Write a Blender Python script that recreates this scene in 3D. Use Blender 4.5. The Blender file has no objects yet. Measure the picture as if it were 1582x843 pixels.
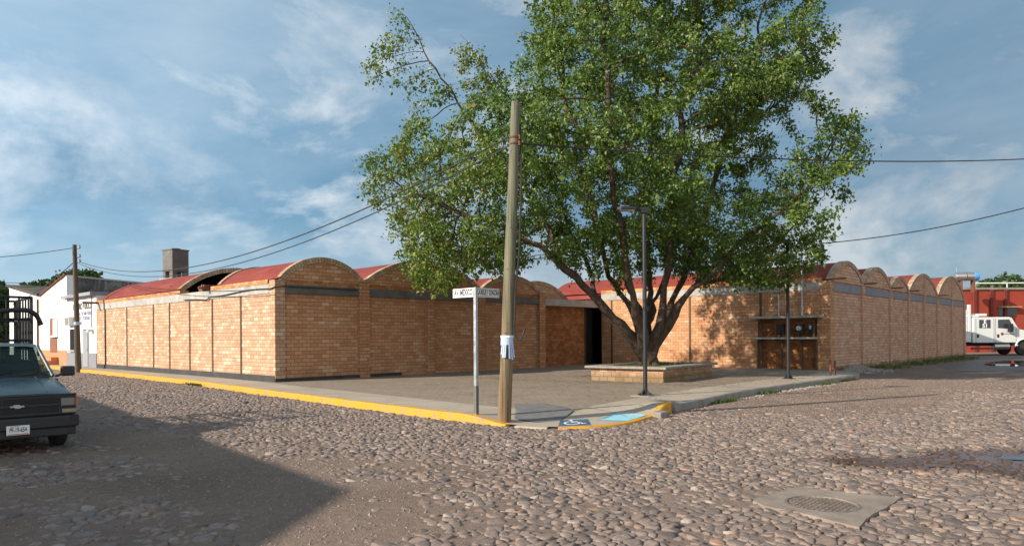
import bpy, bmesh, math, random
import numpy as np
from mathutils import Vector, Matrix, noise as mnoise
from mathutils.geometry import delaunay_2d_cdt
random.seed(7); RNG=np.random.default_rng(11)
R=math.radians
scene=bpy.context.scene
COL=scene.collection

# ------------------------------------------------------------------ site frame
# x runs along the courtyard front of the brick building, y along the left street;
# the brick corner nearest the camera is the origin.  Camera stands at CAM.
CAMX,CAMY,CAMZ=-11.464,-21.628,1.6
RX,RY=0.6866037,-0.7270318       # camera right
FX,FY=0.7270318,0.6866037        # camera forward
FPX=1079.0; ROLL=0.0069
def ray(px,py):
    a=(px-791)/FPX; b=(520-py)/FPX
    return (a*math.cos(ROLL)+b*math.sin(ROLL), -a*math.sin(ROLL)+b*math.cos(ROLL))
def wp(px,py,d):
    a,b=ray(px,py)
    return Vector((CAMX+FX*d+RX*a*d, CAMY+FY*d+RY*a*d, CAMZ+b*d))
def gp(px,py,z=0.0):
    a,b=ray(px,py); d=(z-CAMZ)/b
    return wp(px,py,d)
def onx(px,py,x):
    a,b=ray(px,py); d=(x-CAMX)/(FX+RX*a); return wp(px,py,d)
def ony(px,py,y):
    a,b=ray(px,py); d=(y-CAMY)/(FY+RY*a); return wp(px,py,d)

# ------------------------------------------------------------------ tagging
def tag(o,label=None,cat=None,group=None,kind=None):
    if label: o['label']=label
    if cat: o['category']=cat
    if group: o['group']=group
    if kind: o['kind']=kind
    return o
def empty(name,loc=(0,0,0),rz=0.0):
    o=bpy.data.objects.new(name,None); o.empty_display_size=.2
    o.location=loc; o.rotation_euler=(0,0,rz); COL.objects.link(o); return o
def link(name,me,parent=None):
    o=bpy.data.objects.new(name,me); COL.objects.link(o)
    if parent is not None: o.parent=parent
    return o
def copy_tree(o,parent=None):
    c=o.copy(); COL.objects.link(c)
    if parent is not None: c.parent=parent
    for ch in [k for k in list(o.children)]: copy_tree(ch,c)
    return c

# ------------------------------------------------------------------ mesh builder
class MB:
    def __init__(s): s.v=[]; s.f=[]; s.uv=[]; s.m=[]; s.mi=0
    def add(s,verts,faces,uvs=None):
        b=len(s.v); s.v+= [tuple(p) for p in verts]
        for k,f in enumerate(faces):
            s.f.append(tuple(b+i for i in f)); s.uv.append(uvs[k] if uvs else None); s.m.append(s.mi)
        return s
    def box(s,x0,x1,y0,y1,z0,z1,M=None):
        v=[(x,y,z) for z in (z0,z1) for y in (y0,y1) for x in (x0,x1)]
        if M is not None: v=[M@Vector(p) for p in v]
        return s.add(v,[(0,2,3,1),(4,5,7,6),(0,1,5,4),(2,6,7,3),(0,4,6,2),(1,3,7,5)])
    def obox(s,c,size,rz=0.0,rx=0.0,ry=0.0):
        M=Matrix.Translation(c)@Matrix.Rotation(rz,4,'Z')@Matrix.Rotation(ry,4,'Y')@Matrix.Rotation(rx,4,'X')
        a,b,d=[q/2 for q in size]
        return s.box(-a,a,-b,b,-d,d,M)
    def tube(s,pts,r,n=8,caps=True):
        pts=[Vector(p) for p in pts]
        rs=r if isinstance(r,(list,tuple)) else [r]*len(pts)
        rings=[]; prev=None
        for i,p in enumerate(pts):
            t=(pts[min(i+1,len(pts)-1)]-pts[max(i-1,0)]).normalized()
            if prev is None:
                u=t.cross(Vector((0,0,1)))
                if u.length<1e-3: u=t.cross(Vector((1,0,0)))
            else: u=prev-t*prev.dot(t)
            u.normalize(); prev=u; w=t.cross(u)
            rings.append([p+(u*math.cos(2*math.pi*k/n)+w*math.sin(2*math.pi*k/n))*rs[i] for k in range(n)])
        v=[q for g in rings for q in g]; f=[]
        for i in range(len(pts)-1):
            for k in range(n):
                a=i*n+k; b=i*n+(k+1)%n
                f.append((a,b,b+n,a+n))
        if caps:
            f.append(tuple(reversed(range(n)))); f.append(tuple((len(pts)-1)*n+k for k in range(n)))
        return s.add(v,f)
    def lathe(s,prof,c=(0,0,0),M=None,n=24):
        # prof: list of (r,h); axis z, then M, then translate
        v=[];f=[]
        for r,h in prof:
            for k in range(n):
                a=2*math.pi*k/n; p=Vector((r*math.cos(a),r*math.sin(a),h))
                if M is not None: p=M@p
                v.append(p+Vector(c))
        for i in range(len(prof)-1):
            for k in range(n):
                a=i*n+k;b=i*n+(k+1)%n; f.append((a,b,b+n,a+n))
        if prof[0][0]>1e-4: f.append(tuple(reversed(range(n))))
        if prof[-1][0]>1e-4: f.append(tuple((len(prof)-1)*n+k for k in range(n)))
        return s.add(v,f)
    def prism(s,poly,a,b,axis='y'):
        # poly in the plane perpendicular to axis; extruded from a to b
        def P(p,t):
            if axis=='y': return (p[0],t,p[1])
            if axis=='x': return (t,p[0],p[1])
            return (p[0],p[1],t)
        n=len(poly); v=[P(p,a) for p in poly]+[P(p,b) for p in poly]
        f=[tuple(range(n)),tuple(reversed(range(n,2*n)))]
        for k in range(n): f.append((k,n+k,n+(k+1)%n,(k+1)%n))
        return s.add(v,f)
    def build(s,name,mat,parent=None,smooth=False,bevel=0.0,seg=2,M=None):
        me=bpy.data.meshes.new(name)
        me.from_pydata(s.v,[],s.f)
        mats=mat if isinstance(mat,(list,tuple)) else [mat]
        for m in mats: me.materials.append(m)
        uvl=me.uv_layers.new(name='UVMap').data
        me.update()
        for p in me.polygons:
            p.material_index=min(s.m[p.index],len(mats)-1)
        bm=bmesh.new(); bm.from_mesh(me)
        bmesh.ops.recalc_face_normals(bm,faces=bm.faces)
        custom=any(u is not None for u in s.uv)
        if bevel>0:
            ed=[e for e in bm.edges if len(e.link_faces)==2 and e.calc_face_angle(0)>0.6]
            bmesh.ops.bevel(bm,geom=ed,offset=bevel,segments=seg,affect='EDGES',profile=.5,clamp_overlap=True)
        L=bm.loops.layers.uv.active
        bm.faces.ensure_lookup_table()
        for i,f in enumerate(bm.faces):
            cu=s.uv[i] if (custom and i<len(s.uv) and bevel==0) else None
            if cu is not None:
                # keep the vertex order robust to normal flips
                base={vi:uvv for vi,uvv in zip(s.f[i],cu)}
                for l in f.loops: l[L].uv=base[l.vert.index]
            else:
                n=f.normal; ax=max(range(3),key=lambda k:abs(n[k]))
                for l in f.loops:
                    c=l.vert.co
                    l[L].uv=(c.y,c.z) if ax==0 else ((c.x,c.z) if ax==1 else (c.x,c.y))
            f.smooth=smooth
        bm.to_mesh(me); bm.free()
        if M is not None: me.transform(M)
        if smooth:
            try: me.set_sharp_from_angle(angle=R(38))
            except Exception: pass
        return link(name,me,parent)

def mesh_np(name,verts,faces,mats,attr=None,smooth=False,parent=None):
    """verts (n,3); faces (m,k) same k, or list of such arrays"""
    fl=faces if isinstance(faces,list) else [faces]
    me=bpy.data.meshes.new(name)
    me.vertices.add(len(verts)); me.vertices.foreach_set('co',np.asarray(verts,np.float32).ravel())
    nl=sum(f.size for f in fl); npoly=sum(len(f) for f in fl)
    me.loops.add(nl); me.loops.foreach_set('vertex_index',np.concatenate([f.ravel() for f in fl]).astype(np.int32))
    me.polygons.add(npoly)
    tot=np.concatenate([np.full(len(f),f.shape[1]) for f in fl])
    st=np.concatenate([[0],np.cumsum(tot)[:-1]])
    me.polygons.foreach_set('loop_start',st.astype(np.int32))
    try: me.polygons.foreach_set('loop_total',tot.astype(np.int32))
    except Exception: pass
    for m in (mats if isinstance(mats,list) else [mats]): me.materials.append(m)
    if attr:
        for k,(dom,val) in attr.items():
            a=me.attributes.new(k,'FLOAT',dom); a.data.foreach_set('value',np.asarray(val,np.float32))
    me.polygons.foreach_set('use_smooth',np.full(npoly,smooth))
    me.update(calc_edges=True); me.validate()
    return link(name,me,parent)

# ------------------------------------------------------------------ materials
class NT:
    def __init__(s,name):
        s.mat=bpy.data.materials.new(name); s.mat.use_nodes=True
        s.t=s.mat.node_tree; s.n=s.t.nodes; s.l=s.t.links
        s.b=s.n['Principled BSDF']; s.out=s.n['Material Output']
    def node(s,typ,**kw):
        q=s.n.new(typ)
        for k,v in kw.items():
            if k.startswith('i_'):
                key=k[2:]; key=int(key) if key.isdigit() else key.replace('_',' ')
                s.set(q.inputs[key],v)
            else: setattr(q,k,v)
        return q
    def set(s,inp,v):
        if isinstance(v,bpy.types.NodeSocket): s.l.new(v,inp)
        else: inp.default_value=v
    def uv(s): return s.node('ShaderNodeTexCoord').outputs['UV']
    def obj(s): return s.node('ShaderNodeTexCoord').outputs['Object']
    def noise(s,vec,scale,detail=4,rough=.55,dist=0,fac=True):
        q=s.node('ShaderNodeTexNoise'); s.set(q.inputs['Vector'],vec)
        q.inputs['Scale'].default_value=scale; q.inputs['Detail'].default_value=detail
        q.inputs['Roughness'].default_value=rough; q.inputs['Distortion'].default_value=dist
        return q.outputs['Fac'] if fac else q.outputs['Color']
    def ramp(s,fac,stops,interp='LINEAR'):
        q=s.node('ShaderNodeValToRGB'); s.set(q.inputs['Fac'],fac); cr=q.color_ramp; cr.interpolation=interp
        while len(cr.elements)<len(stops): cr.elements.new(.5)
        for e,(p,c) in zip(cr.elements,stops):
            e.position=p; e.color=(c,c,c,1) if isinstance(c,(int,float)) else (*c,1)
        return q.outputs['Color']
    def mix(s,fac,a,b,mode='MIX'):
        q=s.node('ShaderNodeMix',data_type='RGBA',blend_type=mode)
        s.set(q.inputs[0],fac)
        for inp,v in ((q.inputs[6],a),(q.inputs[7],b)):
            if isinstance(v,(tuple,list)): v=(*v[:3],1)
            s.set(inp,v)
        return q.outputs[2]
    def math(s,op,a,b=0.0,clamp=False):
        q=s.node('ShaderNodeMath',operation=op,use_clamp=clamp); s.set(q.inputs[0],a); s.set(q.inputs[1],b); return q.outputs[0]
    def mapping(s,vec,scale=(1,1,1),rot=(0,0,0),loc=(0,0,0)):
        q=s.node('ShaderNodeMapping'); s.set(q.inputs['Vector'],vec)
        q.inputs['Scale'].default_value=scale; q.inputs['Rotation'].default_value=rot; q.inputs['Location'].default_value=loc
        return q.outputs[0]
    def attr(s,name): return s.node('ShaderNodeAttribute',attribute_name=name).outputs['Fac']
    def bump(s,h,strength=.5,dist=.01,prev=None):
        q=s.node('ShaderNodeBump'); s.set(q.inputs['Height'],h); q.inputs['Strength'].default_value=strength
        q.inputs['Distance'].default_value=dist
        if prev is not None: s.l.new(prev,q.inputs['Normal'])
        s.l.new(q.outputs[0],s.b.inputs['Normal']); return q.outputs[0]
    def fin(s,col=None,rough=.8,metal=0.0,spec=None):
        if col is not None:
            if isinstance(col,(tuple,list)): col=(*col[:3],1)
            s.set(s.b.inputs['Base Color'],col)
        s.set(s.b.inputs['Roughness'],rough); s.set(s.b.inputs['Metallic'],metal)
        if spec is not None: s.b.inputs['Specular IOR Level'].default_value=spec
        return s.mat

def plain(name,col,rough=.6,metal=0,var=.15,scale=6,bump=0.0,dirt=None,dirt_amt=.35,spec=None):
    t=NT(name); v=t.obj()
    n=t.noise(v,scale,6,.65)
    lo=tuple(c*(1-var) for c in col); hi=tuple(min(1,c*(1+var)) for c in col)
    c=t.ramp(n,[(.3,lo),(.7,hi)])
    if dirt:
        n2=t.noise(v,scale*.35,8,.7,.6)
        c=t.mix(t.ramp(n2,[(.5,0.0),(.72,dirt_amt)]),c,dirt)
    if bump: t.bump(t.noise(v,scale*6,5,.6),bump,.01)
    r=t.ramp(n,[(.3,max(0,rough-.08)),(.7,min(1,rough+.08))])
    return t.fin(c,r,metal,spec)

def brickmat(name,stops,mortar,w=.25,h=.125,mw=.007,stain=.35,green=0.0,rowpatch=.5,depth=.008):
    t=NT(name); uv=t.uv()
    jit=t.noise(uv,9,2,.5,0,False)
    uvj=t.node('ShaderNodeVectorMath',operation='MULTIPLY_ADD')
    t.set(uvj.inputs[0],jit); uvj.inputs[1].default_value=(.012,.008,0); t.set(uvj.inputs[2],uv)
    br=t.node('ShaderNodeTexBrick',offset=.5,squash=1)
    t.set(br.inputs['Vector'],uvj.outputs[0])
    br.inputs['Color1'].default_value=(0,0,0,1); br.inputs['Color2'].default_value=(1,1,1,1); br.inputs['Mortar'].default_value=(.5,.5,.5,1)
    br.inputs['Scale'].default_value=1; br.inputs['Mortar Size'].default_value=mw; br.inputs['Mortar Smooth'].default_value=.25
    br.inputs['Bias'].default_value=0; br.inputs['Brick Width'].default_value=w; br.inputs['Row Height'].default_value=h
    # groups of pale bricks: per-brick random shifted by a broad noise
    big=t.noise(t.mapping(uv,(.5,1.3,1)),1.1,3,.6)
    rnd=t.math('ADD',br.outputs['Color'],t.math('MULTIPLY',t.math('SUBTRACT',big,.5),rowpatch*2))
    c=t.ramp(rnd,stops)
    fine=t.noise(uv,38,6,.7)
    c=t.mix(.55,c,t.ramp(fine,[(.25,.62),(.75,1.25)]),'MULTIPLY')
    c=t.mix(br.outputs['Fac'],c,mortar)
    st=t.noise(t.mapping(uv,(.55,.16,1)),2.2,6,.65,.4)
    c=t.mix(t.ramp(st,[(.48,0.0),(.75,stain)]),c,tuple(q*.45 for q in stops[0][1]))
    if green>0:
        sep=t.node('ShaderNodeSeparateXYZ'); t.set(sep.inputs[0],uv)
        lowm=t.ramp(t.math('ADD',sep.outputs[1],t.math('MULTIPLY',t.noise(uv,2.2,4,.6),-.40)),[(0.0,1.0),(.10,0.0)])
        c=t.mix(t.math('MULTIPLY',lowm,green),c,(.07,.075,.025))
    hgt=t.math('SUBTRACT',t.math('MULTIPLY',fine,.35),br.outputs['Fac'])
    t.bump(hgt,.9,depth)
    return t.fin(c,.9,0,.2)

M={}
def mats():
    M['brick_pale']=brickmat('pale_brick',[(.05,(.42,.255,.16)),(.35,(.46,.298,.195)),(.7,(.50,.34,.23)),(.97,(.57,.44,.32))],(.25,.145,.08),.30,.13,.008,.18,0,.18)  # paler, less saturated brick for the left street wall
    M['brick']=brickmat('clay_brick',[(.03,(.43,.205,.10)),(.45,(.50,.265,.14)),(.90,(.54,.305,.172)),(1.0,(.59,.40,.26))],(.215,.14,.095),.30,.13,.008,.22,0,.24)
    M['brick_pilaster']=brickmat('pilaster_brick',[(.05,(.42,.205,.10)),(.6,(.49,.255,.135)),(1.0,(.56,.35,.22))],(.17,.095,.065),.38,.125,.009,.25,0,.15)
    M['brick_wide']=brickmat('grey_clay_brick',[(.05,(.45,.255,.165)),(.4,(.52,.31,.205)),(.75,(.56,.35,.235)),(1.0,(.58,.41,.295))],(.24,.155,.11),.33,.13,.009,.16,.7,.22)
    M['brick_planter']=brickmat('planter_brick',[(.0,(.36,.20,.12)),(.5,(.45,.28,.18)),(1.0,(.52,.36,.25))],(.22,.15,.10),.3,.15,.01,.3,.5,.3)
    M['brick_shade']=brickmat('shade_toned_brick',[(.05,(.24,.10,.04)),(.6,(.33,.145,.06)),(1.0,(.40,.20,.09))],(.15,.09,.05),.25,.125,.007,.3,0,.3)  # darker brick copy; the shade of the recesses is put into its colour
    M['rim']=brickmat('arch_brick',[(.0,(.33,.22,.14)),(.5,(.42,.30,.20)),(1.0,(.5,.38,.27))],(.20,.14,.10),.9,.125,.010,.2,0,.2,.010)
    M['course']=brickmat('orange_tile_course',[(.0,(.42,.16,.06)),(.5,(.55,.25,.10)),(1.0,(.58,.34,.17))],(.25,.13,.08),.3,.5,.008,.25,0,.3)
    M['concrete']=plain('grey_concrete',(.36,.345,.315),.85,0,.22,2.5,.3,(.15,.14,.12),.6)
    M['concrete_dark']=plain('dark_grey_concrete',(.13,.125,.115),.85,0,.3,2.5,.3,(.06,.055,.05),.6)
    M['concrete_blue']=plain('blue_grey_concrete',(.20,.21,.225),.85,0,.2,2.0,.3,(.10,.10,.10),.5)
    M['strip']=plain('brown_joint_post',(.085,.05,.026),.8,0,.3,4)
    M['plinth']=plain('black_plinth_paint',(.03,.03,.033),.7,0,.3,3,.2,(.12,.10,.08),.4)
    # red roof: sun-bleached streaks
    t=NT('red_roof_coating'); v=t.uv()
    n=t.noise(t.mapping(v,(1.2,.5,1)),1.6,7,.68); n2=t.noise(v,14,5,.6)
    c=t.ramp(n,[(.25,(.135,.024,.018)),(.55,(.215,.041,.029)),(.8,(.29,.08,.056))])
    c=t.mix(.35,c,t.ramp(n2,[(.3,.7),(.7,1.2)]),'MULTIPLY'); t.bump(n2,.25,.01); M['red_roof']=t.fin(c,.8,0,.25)
    M['black_metal']=plain('charcoal_painted_steel',(.012,.013,.015),.55,0,.2,5)
    M['galv']=plain('galvanised_steel',(.42,.45,.47),.45,.75,.2,9,.05,(.2,.2,.19),.4)
    M['steel']=plain('stainless_steel',(.52,.50,.47),.3,.9,.1,2)
    M['rust']=plain('rusty_steel',(.16,.06,.03),.8,.2,.35,9)
    M['white_paint']=plain('white_sign_paint',(.78,.79,.78),.45,0,.04,4,0,(.5,.48,.44),.25)
    M['black_paint']=plain('black_lettering',(.02,.02,.022),.6,0,.1,5)
    M['blue_text']=plain('blue_lettering',(.05,.07,.22),.6,0,.1,5)
    M['paper']=plain('pale_blue_paper',(.40,.50,.70),.8,0,.12,20,.1)
    M['rubber']=plain('black_rubber',(.022,.022,.022),.85,0,.3,10,.2,(.10,.08,.06),.5)
    M['dark']=plain('dark_interior',(.012,.012,.013),.8,0,.2,4)
    M['doorway_shade']=plain('black_doorway_shade',(.012,.012,.014),.5,0,.2,3)
    # wood pole
    t=NT('weathered_pole_wood'); v=t.obj()
    g=t.noise(t.mapping(v,(17,17,.55)),1,7,.7,.4); b=t.noise(t.mapping(v,(2,2,.35)),1.3,4,.6)
    sep=t.node('ShaderNodeSeparateXYZ'); t.set(sep.inputs[0],v)
    hh=t.math('ADD',t.math('MULTIPLY',sep.outputs[2],.2),t.math('MULTIPLY',b,.35))
    c=t.ramp(hh,[(.12,(.20,.125,.07)),(.45,(.205,.165,.10)),(.8,(.155,.155,.105))])
    c=t.mix(1.0,c,t.ramp(g,[(.30,.28),(.46,.85),(.72,1.35)]),'MULTIPLY'); t.bump(g,1.0,.02); M['pole']=t.fin(c,.85,0,.25)
    t=NT('dark_pole_wood'); v=t.obj(); g=t.noise(t.mapping(v,(24,24,.9)),1,5,.6)
    M['pole_dark']=t.fin(t.ramp(g,[(.3,(.045,.035,.025)),(.7,(.12,.095,.07))]),.9)
    # bark
    t=NT('grey_brown_bark'); v=t.obj()
    g=t.noise(t.mapping(v,(7,7,1.6)),1.4,7,.7,.5); p=t.noise(v,2.2,4,.6)
    c=t.mix(t.ramp(p,[(.5,0.0),(.72,.6)]),t.ramp(g,[(.28,(.025,.018,.013)),(.55,(.075,.053,.038)),(.8,(.14,.105,.078))]),(.14,.122,.10))
    t.bump(g,1.0,.05); M['bark']=t.fin(c,.9,0,.2)
    # leaves
    def leaf(name,stops,tr=.35):
        t=NT(name); a=t.attr('rnd'); c=t.ramp(a,stops)
        t.fin(c,.42,0,.35)
        tl=t.node('ShaderNodeBsdfTranslucent'); t.set(tl.inputs['Color'],t.mix(1.0,c,(1.25,1.3,.55),'MULTIPLY'))
        mx=t.node('ShaderNodeMixShader'); mx.inputs[0].default_value=tr
        t.l.new(t.b.outputs[0],mx.inputs[1]); t.l.new(tl.outputs[0],mx.inputs[2]); t.l.new(mx.outputs[0],t.out.inputs[0])
        return t.mat
    M['leaf']=leaf('fig_leaf',[(0,(.042,.092,.018)),(.4,(.090,.158,.027)),(.75,(.165,.215,.036)),(.95,(.25,.245,.046)),(1.0,(.25,.16,.045))],.28)
    M['leaf_far']=leaf('far_leaf',[(0,(.025,.05,.014)),(.6,(.045,.085,.02)),(1,(.10,.14,.035))],.25)
    M['grass']=leaf('grass_blade',[(0,(.05,.085,.02)),(.7,(.09,.14,.03)),(1,(.22,.19,.08))],.3)
    M['litter']=leaf('dry_leaf',[(0,(.12,.08,.035)),(.6,(.22,.16,.06)),(1,(.28,.24,.09))],.1)
    # plaster
    t=NT('white_stained_plaster'); v=t.obj()
    n=t.noise(t.mapping(v,(1.4,1.4,.35)),1.1,8,.72,.5); n2=t.noise(v,5,6,.7)
    c=t.mix(t.ramp(n,[(.5,0.0),(.78,.55)]),t.ramp(n2,[(.3,(.70,.70,.69)),(.7,(.80,.80,.78))]),(.36,.34,.31)); t.bump(n2,.3,.01)
    M['plaster']=t.fin(c,.9,0,.2)
    t=NT('mould_streaked_plaster'); v=t.obj()
    n=t.noise(t.mapping(v,(1.2,1.2,.5)),1.5,8,.75,.8)
    M['mould']=t.fin(t.ramp(n,[(.32,(.035,.033,.03)),(.52,(.10,.095,.09)),(.7,(.34,.33,.31))]),.9,0,.2)
    M['orange_dado']=plain('orange_dado_paint',(.52,.20,.095),.85,0,.12,3,.1,(.3,.2,.15),.4)
    M['grey_dado']=plain('grey_dado_paint',(.19,.20,.22),.85,0,.12,3,.1)
    M['brown_wood']=plain('brown_shutter',(.20,.075,.032),.7,0,.2,5)
    M['tile_dark']=plain('dark_roof_tile',(.06,.047,.036),.9,0,.4,9,.5)
    M['grey_paint']=plain('grey_cornice_paint',(.25,.26,.28),.8,0,.12,3)
    M['red_wall']=plain('red_painted_wall',(.30,.040,.020),.8,0,.14,1.6,.15,(.15,.03,.02),.4)
    M['red_dark']=plain('dark_red_pier',(.14,.022,.014),.8,0,.2,2)
    M['awning']=plain('tan_awning',(.32,.25,.15),.8,0,.2,3)
    M['blue_plastic']=plain('blue_plastic',(.08,.30,.62),.4,0,.08,3)
    t=NT('window_glass'); t.fin((.03,.035,.04),.06,0,.6); M['glass_dark']=t.mat
    t=NT('clear_windscreen'); t.fin((.02,.03,.03),.05,0,.5)
    tr=t.node('ShaderNodeBsdfTransparent'); tr.inputs[0].default_value=(.62,.74,.72,1)
    mx=t.node('ShaderNodeMixShader'); mx.inputs[0].default_value=.55
    t.l.new(t.b.outputs[0],mx.inputs[1]); t.l.new(tr.outputs[0],mx.inputs[2]); t.l.new(mx.outputs[0],t.out.inputs[0]); M['glass']=t.mat
    t=NT('headlight_glass'); n=t.node('ShaderNodeTexBrick'); t.set(n.inputs['Vector'],t.mapping(t.obj(),(40,40,40)))
    t.fin((.55,.57,.55),.15,.35,.5); M['lamp_glass']=t.mat
    t=NT('dull_headlight'); t.fin((.22,.23,.22),.2,.3,.5); M['lamp_dull']=t.mat
    M['amber']=plain('amber_lens',(.55,.13,.02),.25,0,.1,8)
    M['cream']=plain('cream_lens',(.30,.26,.15),.3,0,.1,8)
    M['chrome']=plain('dull_chrome',(.5,.5,.5),.3,.85,.1,6)
    # faded blue-grey pickup paint
    t=NT('faded_blue_grey_paint'); v=t.obj()
    n=t.noise(v,1.8,6,.65,.4); n2=t.noise(v,30,3,.6)
    c=t.mix(t.ramp(n,[(.4,0.0),(.75,.75)]),(.034,.072,.080),(.095,.14,.145)); c=t.mix(.3,c,t.ramp(n2,[(.3,.7),(.7,1.2)]),'MULTIPLY')
    M['car_paint']=t.fin(c,t.ramp(n,[(.35,.22),(.75,.45)]),0,.5)
    M['car_black']=plain('grimy_black_plastic',(.020,.021,.023),.5,0,.35,6,.05,(.09,.075,.06),.35)
    M['truck_white']=plain('white_truck_paint',(.60,.615,.60),.3,0,.04,2,0,(.5,.46,.4),.3)
    M['seat_cloth']=plain('grey_seat_cloth',(.10,.095,.09),.9,0,.2,8)
    M['ac_white']=plain('ac_white',(.55,.55,.53),.6,0,.1,5)
    # yellow kerb paint, chipped
    t=NT('chipped_yellow_paint'); v=t.obj(); n=t.noise(v,5,8,.75,.4); n2=t.noise(v,24,5,.7)
    w=t.math('ADD',t.math('MULTIPLY',n,.65),t.math('MULTIPLY',n2,.35))
    c=t.mix(t.ramp(w,[(.50,0.0),(.56,.85)]),t.ramp(n,[(.3,(.50,.225,.008)),(.6,(.66,.33,.014))]),(.24,.20,.15)); t.bump(w,.4,.01); M['yellow']=t.fin(c,.7,0,.3)
    # kerb concrete
    M['kerb']=plain('kerb_concrete',(.25,.225,.195),.9,0,.3,3,.5,(.13,.11,.09),.6)
    # plaza paving
    t=NT('plaza_paving'); v=t.uv()
    br=t.node('ShaderNodeTexBrick',offset=.5); t.set(br.inputs['Vector'],t.mapping(v,(1,1,1),(0,0,R(90))))
    br.inputs['Color1'].default_value=(0,0,0,1); br.inputs['Color2'].default_value=(1,1,1,1); br.inputs['Mortar'].default_value=(.3,.3,.3,1)
    br.inputs['Scale'].default_value=1; br.inputs['Mortar Size'].default_value=.006; br.inputs['Brick Width'].default_value=.22; br.inputs['Row Height'].default_value=.11
    n=t.noise(v,.55,7,.7,.4); n2=t.noise(v,14,6,.7)
    c=t.mix(br.outputs['Color'],(.205,.16,.122),(.255,.20,.152))
    c=t.mix(t.ramp(n,[(.35,0.0),(.7,.75)]),c,(.29,.235,.183)); c=t.mix(.5,c,t.ramp(n2,[(.25,.6),(.75,1.25)]),'MULTIPLY')
    c=t.mix(t.math('MULTIPLY',br.outputs['Fac'],.6),c,(.13,.10,.075))
    sl=t.node('ShaderNodeTexBrick',offset=0.0); t.set(sl.inputs['Vector'],v); sl.inputs['Scale'].default_value=1; sl.inputs['Brick Width'].default_value=2.6; sl.inputs['Row Height'].default_value=2.6; sl.inputs['Mortar Size'].default_value=.022; sl.inputs['Mortar Smooth'].default_value=.1
    c=t.mix(t.math('MULTIPLY',sl.outputs['Fac'],.6),c,(.30,.265,.22))
    stn=t.noise(v,1.3,6,.7,.8); c=t.mix(t.ramp(stn,[(.56,0.0),(.68,.5)]),c,(.115,.09,.07))
    t.bump(t.math('SUBTRACT',t.math('MULTIPLY',n2,.5),br.outputs['Fac']),.5,.006); M['plaza']=t.fin(c,.9,0,.2)
    # sidewalk slab concrete
    t=NT('sidewalk_concrete'); v=t.uv(); n=t.noise(v,.7,7,.7,.5); n2=t.noise(v,18,6,.7)
    c=t.ramp(n,[(.3,(.29,.24,.185)),(.55,(.36,.305,.24)),(.8,(.42,.365,.295))]); c=t.mix(.45,c,t.ramp(n2,[(.25,.65),(.75,1.25)]),'MULTIPLY')
    t.bump(n2,.35,.008); M['sidewalk']=t.fin(c,.88,0,.25)
    M['patch']=plain('dark_grey_paving',(.14,.135,.13),.85,0,.2,4,.3)
    M['lblue']=plain('faded_light_blue_paint',(.24,.52,.62),.8,0,.12,8,.1,(.36,.34,.3),.5)
    M['nblue']=plain('worn_navy_paint',(.035,.085,.155),.8,0,.25,9,.1,(.3,.28,.25),.4)
    M['wpaint']=plain('worn_white_paint',(.68,.70,.70),.8,0,.1,9,.1,(.2,.25,.3),.35)
    # ground dirt under and beyond the cobbles
    t=NT('packed_dirt'); v=t.obj()
    n=t.noise(v,.35,8,.7,.4); n2=t.noise(v,9,7,.72); n3=t.noise(v,60,3,.6)
    c=t.ramp(n,[(.3,(.165,.118,.093)),(.55,(.225,.165,.130)),(.75,(.28,.213,.171))])
    c=t.mix(.6,c,t.ramp(n2,[(.25,.55),(.75,1.3)]),'MULTIPLY')
    h=t.math('ADD',t.math('MULTIPLY',n2,.7),t.math('MULTIPLY',n3,.3)); t.bump(h,1.0,.05); M['dirt']=t.fin(c,.95,0,.15)
    # river stones
    t=NT('river_cobble'); v=t.obj(); a=t.attr('rnd'); w=t.attr('wet'); n=t.noise(v,22,6,.7); n2=t.noise(v,.5,5,.65)
    c=t.ramp(a,[(0,(.105,.088,.083)),(.2,(.160,.127,.110)),(.45,(.232,.178,.149)),(.65,(.205,.148,.119)),(.82,(.28,.22,.182)),(.95,(.36,.30,.255)),(1,(.31,.195,.135))])
    c=t.mix(.85,c,t.ramp(n,[(.25,.5),(.75,1.4)]),'MULTIPLY'); c=t.mix(t.ramp(n2,[(.45,0.0),(.72,.5)]),c,(.19,.143,.116))
    c=t.mix(w,c,t.mix(1.0,c,(.42,.34,.30),'MULTIPLY'))
    t.bump(n,.8,.012); rr=t.math('SUBTRACT',.74,t.math('MULTIPLY',w,.5)); M['stone']=t.fin(c,rr,0,.3)
    t=NT('muddy_water'); v=t.obj(); n=t.noise(v,3,3,.5)
    t.fin((.085,.040,.022),.22,0,.35); t.bump(n,.2,.01); M['mudwater']=t.mat
    t=NT('still_water'); t.fin((.03,.026,.022),.02,0,.5); M['water']=t.mat
    M['wet_dirt']=plain('wet_dark_dirt',(.075,.055,.042),.5,0,.4,2.0,.6,(.14,.11,.09),.5)
    M['rubble']=plain('grey_rubble',(.24,.215,.19),.9,0,.3,6,.4)
mats()
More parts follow.
